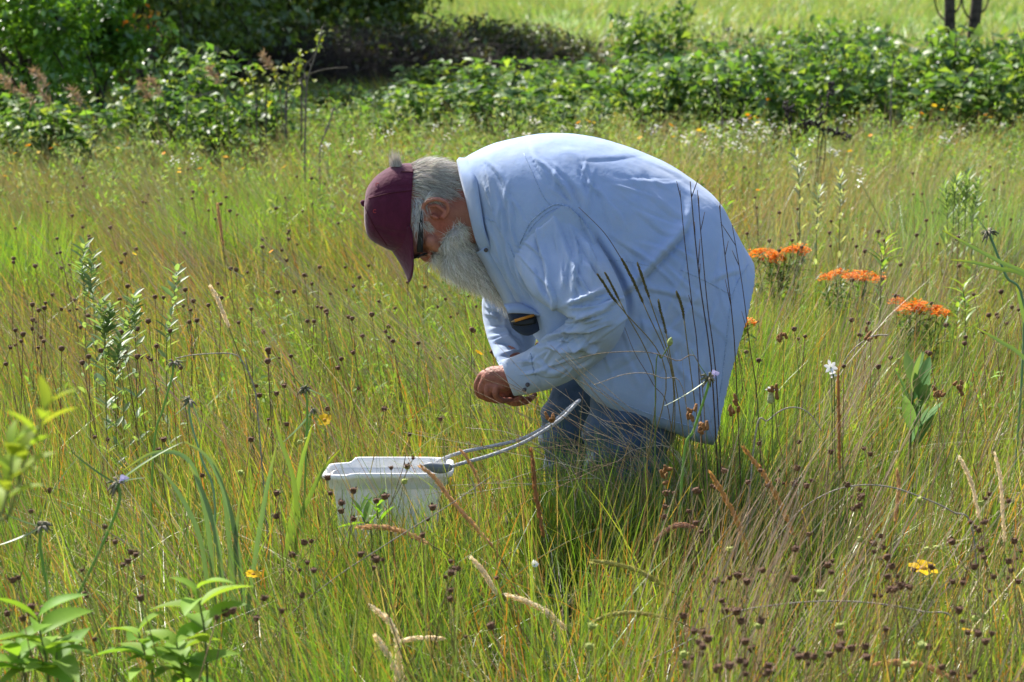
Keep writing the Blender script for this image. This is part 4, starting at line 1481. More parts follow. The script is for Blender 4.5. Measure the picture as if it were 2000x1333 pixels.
STEMS = []
for k in range(10):
    STEMS.append(stem_mesh(0.5, (rng.uniform(-0.04, 0.16), rng.uniform(-0.08, 0.08)), 0.0012, M["stem_olive"] if k % 2 else M["stem_brown"]))

cand = []


def add_seed(px_, py_, h=None):
    h = h if h is not None else rng.uniform(0.34, 0.5)
    p = at_h(px_, py_, h)
    cand.append(p)


# where the picture shows them (position in the photo)
for px_, py_ in [(1483, 868), (1700, 888), (1622, 884), (1663, 972), (1677, 990), (1550, 1078), (1626, 1097), (1707, 1063), (1733, 1090), (1742, 1108), (1708, 1165), (1756, 1143), (1770, 1145),
                 (1820, 1110), (1860, 1060), (1903, 1109), (1924, 1020), (1925, 975), (1905, 1030), (1970, 980), (1985, 1092), (1970, 1098), (1968, 1130), (1940, 1128), (1880, 1140), (1490, 1115), (1510, 1120),
                 (1442, 1125), (1425, 1130), (1410, 1175), (1335, 1205), (1448, 1215), (1383, 1250), (1455, 1255), (1470, 1270), (1560, 1285), (1590, 1285), (1620, 1280), (1645, 1260), (1690, 1265), (1730, 1230),
                 (1880, 1215), (1890, 1237), (1910, 1240), (1925, 1255), (1840, 1305), (1905, 1315), (1500, 1315), (1455, 1318), (1400, 1310), (1340, 1300), (1370, 1280), (1580, 1045), (1370, 1040), (1390, 950), (1360, 960),
                 (1520, 940), (1530, 945), (1500, 950), (1485, 920), (1560, 865), (1585, 940), (1345, 1000), (1300, 965),
                 (795, 913), (764, 915), (690, 960), (735, 980), (845, 993), (667, 1000), (825, 1047), (880, 1098), (735, 1095), (730, 1110), (880, 1120), (880, 1155), (970, 1130), (870, 1128), (960, 1225), (910, 1245),
                 (690, 1015), (645, 965), (640, 935), (600, 1100), (608, 1058), (570, 1085), (585, 1115), (540, 1010), (490, 860), (395, 930), (540, 965), (205, 1030), (225, 1060), (205, 1055), (255, 1080), (250, 1098), (265, 1085),
                 (240, 1105), (280, 1130), (160, 1115), (165, 1160), (170, 1165), (60, 1200), (70, 1205), (45, 1210), (85, 1190), (35, 1130), (25, 1135), (15, 1200), (185, 1250), (275, 1170), (30, 910), (60, 1000), (95, 960),
                 (550, 1195), (500, 1210), (440, 1200), (455, 1195), (515, 1170), (590, 1165), (310, 880), (320, 860), (210, 860), (185, 855), (60, 870), (500, 755), (540, 770), (555, 755), (525, 690), (545, 700), (515, 650),
                 (230, 720), (250, 705), (290, 700), (245, 690), (70, 630), (80, 660), (150, 605), (75, 680), (120, 605), (185, 620), (30, 675), (20, 680), (860, 700), (680, 620), (645, 575), (760, 660), (690, 690), (740, 590),
                 (620, 600), (600, 540), (560, 510), (550, 490), (520, 465), (720, 520), (690, 560), (655, 545), (880, 620), (900, 560), (915, 580), (930, 600), (870, 585), (855, 600), (660, 720), (700, 760), (750, 800), (800, 850), (860, 820), (640, 800), (560, 830)]:
    add_seed(px_, py_)
while len(cand) < 285:
    j = int(rng.integers(0, 75)) if rng.uniform() < .8 else int(rng.integers(75, 185))
    c_ = proj(cand[j][None])[0]
    add_seed(c_[0] + rng.normal(0, 24), c_[1] + rng.normal(0, 16))
SG = "brown seed heads on thin stems in the meadow"
for k, p in enumerate(cand):
    e = empty("seed_head_stalk", p, "dried brown seed head on a thin upright stem standing in the meadow grass", "seed head", SG)
    e.rotation_euler = (rng.normal(0, 0.2), rng.normal(0, 0.2), rng.uniform(0, 6))
    s_ = rng.uniform(0.55, 1.15)
    hd = link("seed_head", SEEDS[k % 4], e)
    hd.scale = (s_, s_, s_)
    st = link("stem", STEMS[k % 10], e)
    st.scale = (1, 1, max(p[2], 0.1) / 0.5)
    st.location = (0, 0, -0.003)
GB = "yellow-green bud heads among the brown ones"
M["bud"] = solid("green_bud", (0.42, 0.45, 0.12), (0.22, 0.27, 0.05), 160, 0.7, 0.3, 300)
BUD = SEEDS[0].copy()
BUD.materials.clear()
BUD.materials.append(M["bud"])
for k, (px_, py_) in enumerate([(1601, 1160), (1482, 1225), (1425, 1075), (1810, 1075), (1830, 1072), (1920, 1205), (1905, 1210), (1640, 1225), (1335, 1280), (1680, 1055), (1915, 985), (1795, 978), (1350, 875), (1800, 1262), (1770, 1300), (585, 865), (545, 962), (1155, 1225), (1150, 1265), (790, 942), (140, 1253), (600, 860), (115, 1252), (470, 925)]):
    p = at_h(px_, py_, rng.uniform(.34, .46))
    e = empty("bud_stalk", p, "round yellow-green bud head on a thin stem among the brown seed heads", "flower bud", GB)
    e.rotation_euler = (rng.normal(0, .2), rng.normal(0, .2), rng.uniform(0, 6))
    link("bud", BUD, e)
    st = link("stem", STEMS[1 + 2 * (k % 5)], e)
    st.scale = (1, 1, p[2] / .5)
    st.location = (0, 0, -.003)
SDG = "rusty brown clustered sedge heads"
M["rust"] = solid("rusty_spikelet", (0.36, 0.17, 0.05), (0.18, 0.08, 0.03), 200, 0.8, 0.6, 400)
for k, (px_, py_, Y_) in enumerate([(1430, 795, 6.2), (1352, 812, 6.0), (1510, 768, 6.3), (1530, 660, 7.4), (1700, 655, 7.6), (1830, 765, 6.6), (1875, 760, 6.7), (1300, 925, 6.1), (1370, 835, 6.1), (1075, 818, 6.35)]):
    p = W(px_, py_, Y_)
    e = empty("sedge_head", p, "rusty brown cluster of small sedge spikelets on a thin stem", "sedge", SDG)
    b = MB()
    for j in range(6):
        c_ = rng.normal(0, .009, 3)
        b.add(*capsule([c_, c_ + rng.normal(0, .004, 3) + np.array([0, 0, .007])], [.0052, .0038], 7, 2))
    b.build("spikelets", M["rust"], e).name = "spikelet"
    st = link("stem", STEMS[k % 10], e)
    st.scale = (1, 1, p[2] / .5)
# the far ones, past counting
sb = MB()
th = np.linspace(0, 2 * PI, 6, endpoint=False)
for k in range(380):
    px_, py_ = rng.uniform(-60, 2060), 300 + 420 * rng.uniform() ** 0.9
    if 700 < px_ < 1470 and rng.uniform() < 0.5:
        continue
    p = at_h(px_, py_, rng.uniform(0.36, 0.56))
    s_ = rng.uniform(0.006, 0.0095)
    R = [np.stack([r_ * s_ * np.cos(th), r_ * s_ * np.sin(th), np.full(6, z * s_)], -1) + p for z, r_ in ((-0.8, 0.4), (-0.1, 1), (0.7, 0.9), (0.9, 0.3))]
    sb.add(*rings(np.array(R)))
    sb.add(*tube([p, p * np.array([1, 1, 0]) + np.array([rng.uniform(-.05, .12), 0, 0])], 0.0012, 3))
tag(sb.build("meadow_weeds", M["seed"]), kind="stuff")


# ------------------------------------------------------------------ single grasses with seed spikes, arching dead stems
def spike(pl, Y, r, col, label, cat="grass spike", group=None, base_dx=0.08, bushy=1.0, dy=0.0, stemcol=(0.24, 0.2, 0.08)):
    pts = np.array([W(x, y, Y + dy * i) for i, (x, y) in enumerate(pl)])
    c = catmull(pts, 6)
    m = len(c)
    foot = np.array([c[-1][0] + base_dx, c[-1][1], 0.0])
    e = empty("seed_spike_grass", foot, label, cat, group)
    FO = foot
    t = np.linspace(0, 1, m)
    prof = r * np.clip(np.minimum(0.3 + t * 4, 1.15 - 0.45 * t ** 3), 0.2, 1)
    b = MB()
    b.add(*tube(c, prof * 0.75, 7), np.array(col))
    # bristly spikelets
    k = int(170 * bushy)
    j = rng.integers(0, m - 1, k)
    d = (c[j] - c[j + 1])
    d /= np.linalg.norm(d, axis=1)[:, None]
    o_ = rng.normal(0, 1, (k, 3))
    o_ /= np.linalg.norm(o_, axis=1)[:, None]
    pb = c[j] + (c[j + 1] - c[j]) * rng.uniform(0, 1, (k, 1)) + o_ * (prof[j] * 0.6)[:, None]
    V, f_, C = leaves(pb, d + o_ * 0.55, o_, np.full(k, r * 2.0), np.full(k, r * 0.75), np.array(col)[None] * rng.uniform(0.75, 1.25, (k, 1)))
    b.add(V, f_, C)
    b.build("spike", M["bristle"], e, False, origin=FO)
    d = c[-1] - c[-3]
    d /= np.linalg.norm(d)
    L_ = np.linalg.norm(c[-1] - foot)
    st = catmull(np.array([c[-1], c[-1] + d * L_ * 0.25 + np.array([0, 0, -0.02]), foot * 0.6 + c[-1] * 0.4 + np.array([base_dx * .2, 0, 0]), foot]), 6)
    b = MB()
    b.add(*tube(st, 0.0015, 5), np.array(stemcol))
    b.build("stem", M["spike"], e, False, origin=FO)
    return e


TAN, CREAM, GRN, BRN, DKB = (0.62, 0.40, 0.20), (0.92, 0.82, 0.60), (0.42, 0.40, 0.12), (0.52, 0.30, 0.10), (0.13, 0.115, 0.04)
spike([(702, 1030), (745, 1030), (790, 1040), (838, 1062)], 5.85, 0.0062, TAN, "tan seed spike arching sideways in front of the bucket's lower edge")
spike([(822, 912), (850, 935), (880, 975), (920, 1020), (962, 1068)], 5.95, 0.0058, TAN, "long tan seed spike slanting across the bucket's right corner")
spike([(922, 1092), (942, 1115), (958, 1140), (970, 1162)], 5.6, 0.0055, CREAM, "short cream seed spike below and right of the bucket")
spike([(992, 1163), (1035, 1178), (1070, 1198), (1106, 1230)], 5.5, 0.006, CREAM, "cream seed spike slanting down to the right, below the cream short one")
spike([(1157, 1097), (1200, 1102), (1250, 1117), (1302, 1147)], 5.6, 0.0055, GRN, "greenish seed spike arching over to the left in open grass below the man")
spike([(1162, 1212), (1200, 1200), (1240, 1197), (1296, 1206)], 5.35, 0.0052, GRN, "greenish seed spike lying almost level near the front of the meadow")
spike([(728, 1187), (758, 1212), (774, 1245), (780, 1300), (788, 1340)], 5.05, 0.0060, CREAM, "taller pale seed spike of the bleached tuft at the front")
spike([(735, 1245), (755, 1275), (772, 1310), (780, 1345)], 5.0, 0.0060, CREAM, "shorter pale seed spike left of the tall bleached one")
spike([(863, 1248), (835, 1247), (808, 1248), (780, 1254)], 5.15, 0.0048, CREAM, "small cream seed spike lying level beside the bleached tuft", base_dx=-0.05)
spike([(1450, 872), (1490, 925), (1520, 975), (1550, 1045)], 5.85, 0.0058, BRN, "long brown seed spike leaning left below the shirt tail")
spike([(1388, 925), (1412, 965), (1440, 1020), (1462, 1085)], 5.7, 0.0055, BRN, "olive brown seed spike just left of the long leaning brown one")
spike([(1355, 1030), (1325, 1026), (1300, 1038), (1278, 1060)], 5.8, 0.0055, (0.38, 0.22, 0.15), "pinkish seed spike nodding to the right in mid grass", base_dx=-0.04)
spike([(1715, 1298), (1760, 1295), (1810, 1303), (1875, 1335)], 4.9, 0.0062, TAN, "tan seed spike arching left at the very front of the grass")
spike([(1875, 895), (1892, 930), (1903, 965), (1913, 1015)], 5.9, 0.005, CREAM, "upright cream seed spike standing right of the leafy milkweed")
spike([(1943, 888), (1953, 930), (1957, 980), (1962, 1060)], 5.9, 0.0045, CREAM, "slender cream spike, outermost of the upright pale pair")
spike([(1752, 918), (1755, 950), (1752, 985), (1748, 1020)], 5.9, 0.0045, TAN, "short tan spike standing upright amid dark seed heads")
spike([(1037, 880), (1043, 925), (1047, 970), (1062, 1050)], 5.9, 0.0055, (0.34, 0.17, 0.07), "rusty brown spike standing upright beside the man's shin")
spike([(900, 880), (915, 900), (930, 930), (940, 960)], 6.3, 0.004, TAN, "thin tan spike behind the bucket's rope handle")
spike([(1637, 720), (1638, 790), (1639, 850), (1640, 920)], 5.9, 0.0042, (0.38, 0.19, 0.07), "rusty stalk standing straight up beside the white flower")
spike([(412, 562), (425, 585), (435, 610), (447, 640)], 7.6, 0.006, CREAM, "pale seed spike leaning left in the tall grass left of the man")
spike([(425, 400), (428, 425), (432, 450), (436, 480)], 9.6, 0.006, TAN, "distant straw seed spike standing left of the cap")
DG = "dark seed spikes in front of the shirt"
spike([(1215, 508), (1228, 532), (1242, 560), (1256, 592)], 6.45, 0.0038, DKB, "dark spike crossing the shirt just behind the elbow, thickest of its group", group=DG)
spike([(1245, 515), (1252, 535), (1260, 558), (1268, 582)], 6.45, 0.0034, DKB, "dark spike crossing the shirt, next to the thickest one", group=DG)
spike([(1168, 538), (1180, 555), (1192, 575), (1205, 592)], 6.3, 0.0034, DKB, "dark spike in front of the sleeve's elbow, lower of two", group=DG)
spike([(1182, 534), (1192, 552), (1201, 570), (1210, 588)], 6.3, 0.003, DKB, "dark spike in front of the sleeve's elbow, upper of two", group=DG)
spike([(1286, 588), (1290, 608), (1296, 628), (1301, 652)], 6.4, 0.0032, (0.13, 0.12, 0.04), "dark spike low on the shirt flank beside the green bud", group=DG)
spike([(1322, 572), (1328, 588), (1333, 605), (1336, 624)], 6.4, 0.0034, (0.13, 0.12, 0.04), "dark short spike over the shirt flank right of the green bud", group=DG)


def stalk(name, pl, Y, r, col, label, cat, group=None, foot_dx=0.03, twigs=0, parent=None, to_ground=True):
    pts = [W(x, y, Y) for x, y in pl]
    if to_ground:
        f_ = pts[-1].copy()
        f_[2] = 0
        f_[0] += foot_dx
        pts.append(f_)
    c = catmull(np.array(pts), 6)
    FO = np.array([pts[-1][0], pts[-1][1], 0])
    b = MB()
    b.add(*tube(c, np.linspace(r * 0.6, r, len(c)), 5), np.array(col))
    for k in range(twigs):
        j = int(rng.integers(1, len(c) * 0.6))
        d = c[j - 1] - c[j + 1]
        d = d / np.linalg.norm(d) + rng.normal(0, 0.28, 3) * np.array([1, .6, .3])
        l_ = rng.uniform(0.025, 0.07)
        b.add(*tube([c[j], c[j] + d * l_ * 0.5, c[j] + d * l_], [r * 0.5, r * 0.6, r * 0.35], 4), np.array(col))
    o_ = b.build(name, M["spike"], None, False, origin=FO)
    o_.location = FO
    tag(o_, label, cat, group)
    return o_


TS = "tall dark stalks rising in front of the shirt tail"
stalk("grass_stalk", [(1348, 355), (1356, 450), (1368, 560), (1385, 680), (1395, 800)], 6.4, 0.0021, (0.085, 0.055, 0.035), "tallest dark stalk in front of the shirt tail, forked near its top", "grass stalk", TS, twigs=4)
stalk("grass_stalk", [(1362, 372), (1370, 470), (1382, 600), (1400, 760)], 6.4, 0.0017, (0.09, 0.055, 0.035), "thin dark stalk close beside the tallest one on the shirt tail", "grass stalk", TS, twigs=2)
stalk("grass_stalk", [(1405, 402), (1416, 500), (1430, 620), (1438, 740)], 6.4, 0.0017, (0.10, 0.06, 0.035), "dark stalk passing over the shirt's rear hem", "grass stalk", TS, twigs=3)
stalk("grass_stalk", [(1328, 372), (1337, 470), (1352, 600), (1365, 730)], 6.4, 0.0016, (0.09, 0.055, 0.035), "dark stalk at the front of the group on the shirt tail", "grass stalk", TS, twigs=2)
stalk("grass_stalk", [(1430, 440), (1450, 560), (1465, 680), (1480, 800)], 6.5, 0.0016, (0.11, 0.07, 0.04), "brown stalk leaning left just behind the shirt's rear hem", "grass stalk", TS, twigs=3)
stalk("grass_stalk", [(1130, 405), (1180, 455), (1215, 508)], 6.45, 0.0012, (0.14, 0.09, 0.05), "fine stalk arching across the shoulder of the shirt", "grass stalk", to_ground=False)
stalk("grass_stalk", [(1220, 640), (1240, 690), (1275, 750), (1310, 830)], 6.3, 0.0012, (0.17, 0.11, 0.06), "thin brown stem crossing the shirt's lower flank", "grass stalk")
# arching dead stems
GREY = (0.40, 0.36, 0.30)
stalk("dead_stem", [(345, 700), (385, 693), (455, 692), (478, 715), (497, 760), (505, 830)], 6.4, 0.0022, GREY, "grey dead stem bent over at a right angle, up and left of the bucket", "dead stem", twigs=1)
stalk("dead_stem", [(1510, 1062), (1560, 1000), (1620, 962), (1680, 948), (1740, 952), (1800, 972), (1860, 1000), (1900, 1040)], 5.8, 0.0022, GREY, "long grey dead stem arching over the dark seed heads", "dead stem")
stalk("dead_stem", [(1250, 1298), (1340, 1255), (1430, 1200), (1500, 1184), (1600, 1175), (1700, 1178), (1800, 1195), (1870, 1225)], 5.2, 0.0022, GREY, "longest grey dead stem arching low across the front grass", "dead stem")
stalk("dead_stem", [(1645, 715), (1660, 690), (1685, 668), (1710, 656), (1735, 655)], 7.6, 0.0026, (0.45, 0.40, 0.32), "pale dead blade curving up beside the white flower", "dead stem", to_ground=False)
stalk("dead_stem", [(1605, 842), (1585, 812), (1560, 797), (1530, 800), (1500, 822), (1475, 850)], 6.4, 0.0024, (0.5, 0.45, 0.36), "pale hooked dead blade with drooping tip below the orange flowers", "dead stem", foot_dx=-0.03)
stalk("dead_stem", [(1130, 700), (1180, 690), (1260, 688), (1320, 705), (1370, 740)], 6.25, 0.0015, (0.30, 0.24, 0.17), "thin dead stem bowing across the shirt's lower flank", "dead stem")
stalk("dead_stem", [(1160, 752), (1230, 730), (1290, 738), (1340, 790)], 6.25, 0.0014, (0.4, 0.34, 0.26), "pale fine dead stem over the shirt's front hem", "dead stem")
stalk("dead_stem", [(540, 1235), (640, 1140), (760, 1060), (880, 985), (960, 930)][::-1], 5.6, 0.0017, (0.42, 0.38, 0.32), "straight grey dead stem crossing below the bucket", "dead stem", foot_dx=-0.02)
stalk("dead_stem", [(920, 932), (928, 960), (935, 1010), (940, 1080)], 6.2, 0.0019, (0.55, 0.48, 0.36), "short bleached hooked stem right of the bucket", "dead stem")
# straw tuft thrown across the man's shins towards the left
tf = W(1225, 920, 6.5)
tf[2] = 0
straw = MB()
for k in range(58):
    a0 = np.array([rng.uniform(1100, 1330), rng.uniform(880, 970)])
    ln = rng.uniform(120, 470)
    an = math.radians(rng.normal(28, 20))
    tip = a0 + ln * np.array([-math.cos(an), -math.sin(an)])
    mid = (a0 + tip) / 2 + np.array([rng.normal(0, 12), -rng.uniform(0, 26)])
    ya_, yb_ = rng.uniform(6.4, 6.62), rng.uniform(6.15, 6.6)
    if tip[1] < 660:
        continue
    pts = [W(*tip, yb_), W(*mid, (ya_ + yb_) / 2), W(*a0, ya_), W(a0[0] + rng.uniform(-10, 50), a0[1] + 130, ya_)]
    straw.add(*tube(catmull(np.array(pts), 4), np.linspace(0.0005, 0.0011, 13), 4), np.array(random.choice([(0.46, 0.34, 0.22), (0.58, 0.47, 0.34), (0.70, 0.62, 0.5), (0.34, 0.23, 0.15)])) * rng.uniform(.8, 1.2))
o_ = straw.build("straw_tuft", M["spike"], None, False, origin=tf)
o_.location = tf
tag(o_, "tuft of dry straw fanning left across the man's shins and hands", "straw tuft")


# ------------------------------------------------------------------ flowers
YEL, ORA = (0.78, 0.50, 0.012), (0.80, 0.17, 0.008)


def daisy_mesh(r=0.026, n=8, col=YEL, cup=0.15, seed=0):
    q_ = np.random.default_rng(seed)
    b = MB()
    for k in range(n):
        a_ = 2 * PI * k / n + q_.uniform(-.1, .1)
        d = np.array([math.cos(a_), math.sin(a_), cup + q_.uniform(-.12, .12)])
        V, f_ = wide_leaf(d * 0.003, d, np.array([0, 0, 1.0]), r * q_.uniform(0.85, 1.1), r * 0.72, 0.1, 0.08, 6, 1.7)
        b.add(V, f_, np.array(col) * q_.uniform(0.85, 1.1))
    return b.build("petals", M["petal"], data_only=True, smooth=True)


def dome_mesh(r, h, col, mat):
    th = np.linspace(0, 2 * PI, 12, endpoint=False)
    R = [np.stack([r * k * np.cos(th), r * k * np.sin(th), np.full(12, z)], -1) for k, z in ((0.5, -0.5 * h), (1, 0), (0.9, 0.45 * h), (0.5, 0.9 * h), (0.15, h))]
    b = MB()
    b.add(*rings(np.array(R)), np.array(col))
    return b.build("centre", mat, data_only=True, smooth=True)


M["disc"] = solid("flower_disc", (0.55, 0.30, 0.02), (0.35, 0.16, 0.015), 400, 0.8, 0.6, 500)
M["green_stem"] = solid("green_stem", (0.14, 0.20, 0.04), (0.09, 0.14, 0.03), 40, 0.7)
PET = [daisy_mesh(seed=k, cup=.18) for k in range(3)]
CEN = dome_mesh(0.0075, 0.006, (1, 1, 1), M["disc"])
CAL = dome_mesh(0.0085, -0.008, (1, 1, 1), M["green_stem"])


def flower(px_, py_, Y, label, s=1.0, tilt=(0.3, 0, 0), pet=0, centre=True):
    p = W(px_, py_, Y)
    e = empty("yellow_flower", p, label, "flower")
    e.rotation_euler = (tilt[0], tilt[1], 0)
    o1 = link("petals", PET[pet], e)
    o1.scale = (s, s, s)
    if centre:
        o2 = link("centre", CEN, e)
        o2.scale = (s, s, s)
    o3 = link("calyx", CAL, e)
    o3.scale = (s, s, s)
    st = stem_mesh(p[2], (0.03, 0.0), 0.0014, M["green_stem"])
    s_ = link("stem", st, e)
    s_.rotation_euler = (-tilt[0] * 0.9, -tilt[1], 0)
    return e


flower(1803, 1112, 5.5, "large yellow wildflower with notched petals seen from the side", 1.25, (0.16, 0.14, 0), 0)
flower(495, 1123, 5.5, "yellow wildflower tilted flat, growing between the bucket and leafy shoots", 0.68, (0.25, 0.18, 0), 1)
flower(1888, 1232, 5.1, "small half-hidden yellow wildflower near a green bud at the front", 0.45, (0.0, 0.2, 0), 2)
flower(634, 821, 6.8, "double yellow flower standing just above the bucket's left rim", 0.72, (0.8, 0, 0), 1)

SMALL = []
for k in range(3):
    b = MB()
    for j in range(7):
        a_ = 2 * PI * j / 7
        d = np.array([math.cos(a_), math.sin(a_), 0.3])
        V, f_ = wide_leaf(d * 0.002, d, np.array([0, 0, 1.0]), 0.020, 0.013, 0.15, 0.1, 4, 1.4)
        b.add(V, f_, np.array([(0.78, 0.42, 0.01), (0.8, 0.30, 0.01), (0.76, 0.52, 0.03)][k]))
    t_ = tube([np.array([0, 0, 0.0]), np.array([0.02, 0, -0.2]), np.array([0.03, 0, -0.45])], 0.0016, 4)
    b.add(*t_, np.array((0.14, 0.18, 0.04)))
    SMALL.append(b.build("flower", M["petal"], data_only=True))
FG = "small yellow and orange wildflowers scattered in the far meadow"
ypos = [(30, 300), (55, 285), (75, 298), (108, 283), (100, 290), (60, 270), (20, 320), (320, 300), (350, 330), (440, 307), (445, 308), (475, 330), (555, 327), (530, 492), (262, 497), (350, 337), (390, 330), (1145, 235), (1150, 238),
        (1130, 240), (1160, 240), (1250, 270), (1310, 245), (1365, 255), (1375, 258), (1460, 225), (1475, 228), (1480, 232), (1500, 195), (1520, 190), (1535, 195), (1465, 232), (1480, 240), (1785, 215), (1800, 222), (1825, 207), (1840, 215),
        (1925, 225), (1935, 230), (1660, 296), (1700, 265), (1675, 222), (1780, 250), (1480, 372), (1505, 190), (935, 690), (830, 460), (800, 480), (10, 345), (85, 255), (230, 290), (1315, 268), (1990, 230), (1400, 250), (1870, 210)]
for k, (px_, py_) in enumerate(ypos):
    h_ = rng.uniform(0.42, 0.6)
    p = at_h(px_, py_, h_)
    o_ = link("yellow_flower", SMALL[k % 3], None)
    o_.location = p
    o_.rotation_euler = (rng.uniform(0.1, 0.7), rng.normal(0, .2), rng.uniform(0, 6))
    s_ = (0.6 + max(0, p[1] - 9) * 0.03) * rng.uniform(.7, 1.15)
    o_.scale = (s_, s_, s_)
    tag(o_, "small yellow or orange wildflower on a thin stem in the far meadow", "flower", FG)
# white ones
WH = []
for k in range(3):
    b = MB()
    for j in range(9):
        o__ = rng.normal(0, 1, 3) * np.array([0.018, 0.018, 0.012])
        a_ = rng.uniform(0, 6.28)
        d = np.array([math.cos(a_), math.sin(a_), 0.5])
        V, f_ = wide_leaf(o__, d, np.array([0, 0, 1.0]), 0.016, 0.012, 0.2, 0.1, 4, 1.2)
        b.add(V, f_, np.array([(0.78, 0.77, 0.74), (0.70, 0.66, 0.56), (0.8, 0.8, 0.78)][k]) * rng.uniform(.85, 1.05))
    b.add(*tube([np.array([0, 0, 0.0]), np.array([0.02, 0, -0.2]), np.array([0.03, 0, -0.48])], 0.0018, 4), np.array((0.2, 0.24, 0.1)))
    WH.append(b.build("flower", M["petal"], data_only=True))
WG = "small white wildflowers scattered in the far meadow"
wpos = [(305, 280), (318, 280), (340, 315), (640, 285), (628, 292), (378, 312), (885, 255), (905, 240), (850, 248), (1050, 240), (1045, 238), (990, 258), (1030, 265), (870, 270), (1100, 250), (1130, 250), (1155, 255), (1395, 255), (1405, 268),
        (1370, 270), (1380, 280), (1355, 262), (1430, 250), (1445, 260), (1460, 262), (1470, 255), (1490, 270), (1500, 260), (1415, 285), (1435, 282), (1425, 240), (1480, 248), (1450, 290), (1470, 300), (1395, 295), (1585, 275), (1620, 295), (1630, 300),
        (1840, 270), (1850, 275), (1675, 337), (1680, 355), (1565, 330), (1558, 320), (1770, 240), (1790, 230), (1660, 240), (1640, 235), (1550, 250), (1530, 260), (1335, 268), (1345, 280), (1320, 260), (1270, 255), (1285, 250), (720, 265), (760, 260), (700, 300), (680, 280), (1880, 255), (1960, 245),
        (1440, 240), (1455, 236), (1405, 242), (1385, 248), (1510, 245), (1495, 252), (1475, 268), (1420, 262)]
for k, (px_, py_) in enumerate(wpos):
    p = at_h(px_, py_, rng.uniform(0.42, 0.62))
    o_ = link("white_flower", WH[k % 3], None)
    o_.location = p
    o_.rotation_euler = (rng.uniform(0, 0.6), 0, rng.uniform(0, 6))
    s_ = 0.85 + max(0, p[1] - 9) * 0.04
    o_.scale = (s_, s_, s_)
    tag(o_, "small white wildflower head on a thin stem in the far meadow", "flower", WG)


# butterfly weed: orange umbels over dark leafy stems
def umbel(n=60, r=0.034):
    b = MB()
    for k in range(n):
        a_, u_ = rng.uniform(0, 2 * PI), math.sqrt(rng.uniform())
        c = np.array([r * u_ * math.cos(a_), r * u_ * math.sin(a_), 0.016 * (1 - u_ * u_) + rng.normal(0, .003)])
        cc = np.array(random.choice([(0.82, 0.22, 0.012), (0.85, 0.29, 0.02), (0.76, 0.15, 0.008), (0.88, 0.38, 0.05), (0.60, 0.34, 0.10)]))
        for j in range(5):
            t_ = 2 * PI * j / 5 + a_
            d = np.array([math.cos(t_), math.sin(t_), 0.5])
            V, f_, C = leaves(c[None], d[None], np.array([[0, 0, 1.0]]), np.array([0.0085]), np.array([0.0052]), cc[None], 0.1, 0.1)
            b.add(V, f_, C)
    return b.build("flower_cluster", M["petal"], data_only=True)


UMB = [umbel() for k in range(3)]


def butterfly_weed(heads, Y, label, foot):
    base = W(*foot, Y)
    base[2] = 0
    e = empty("orange_milkweed", base, label, "flowering plant")
    b, lf = MB(), MB()
    for k, (px_, py_) in enumerate(heads):
        p = W(px_, py_, Y + rng.uniform(-.06, .06))
        o_ = link("flower_cluster", UMB[k % 3], e)
        o_.location = p - base
        o_.rotation_euler = (.25 + rng.normal(0, .25), rng.normal(0, .2), rng.uniform(0, 6))
        s_ = rng.uniform(.85, 1.2)
        o_.scale = (s_, s_, s_ * 1.3)
        root = base + np.array([rng.normal(0, .03), rng.normal(0, .03), 0])
        st = catmull(np.array([root, root * .45 + p * .55 + np.array([0, 0, -.04]), p - np.array([0, 0, .005])]), 8)
        b.add(*tube(st, 0.0025, 5))
        n_l = 34
        j = rng.integers(4, len(st), n_l)
        d = rng.normal(0, 1, (n_l, 3))
        d[:, 2] = np.abs(d[:, 2]) * 0.7
        lf.add(*leaves(st[j] - np.array([0, 0, .025]), d, np.tile([0, 0, 1.0], (n_l, 1)), rng.uniform(.05, .085, n_l), rng.uniform(.012, .02, n_l), rcol(n_l, [(.08, .17, .035), (.11, .20, .04)])))
    b.build("stems", M["green_stem"], e, False, origin=base).name = "stem"
    lf.build("foliage", M["leaf"], e, False, origin=base)


butterfly_weed([(1480, 500), (1500, 497), (1515, 507), (1535, 495), (1558, 490), (1545, 493), (1568, 494), (1520, 512), (1505, 505)], 10.5, "orange flowered milkweed clump touching the shirt's rear hem, farthest of the orange ones", (1520, 690))
butterfly_weed([(1612, 547), (1632, 540), (1640, 538), (1660, 544), (1678, 543), (1692, 546), (1718, 550)], 9.9, "orange flowered milkweed in the middle of the row of orange clumps", (1660, 730))
butterfly_weed([(1752, 596), (1765, 610), (1778, 608), (1800, 603), (1815, 613), (1830, 614), (1842, 616), (1790, 602)], 9.0, "orange flowered milkweed nearest the tall broad-leaved plant", (1795, 800))
butterfly_weed([(1432, 625), (1440, 634), (1455, 640)], 8.7, "small orange flowered milkweed half hidden behind the shirt tail", (1440, 830))

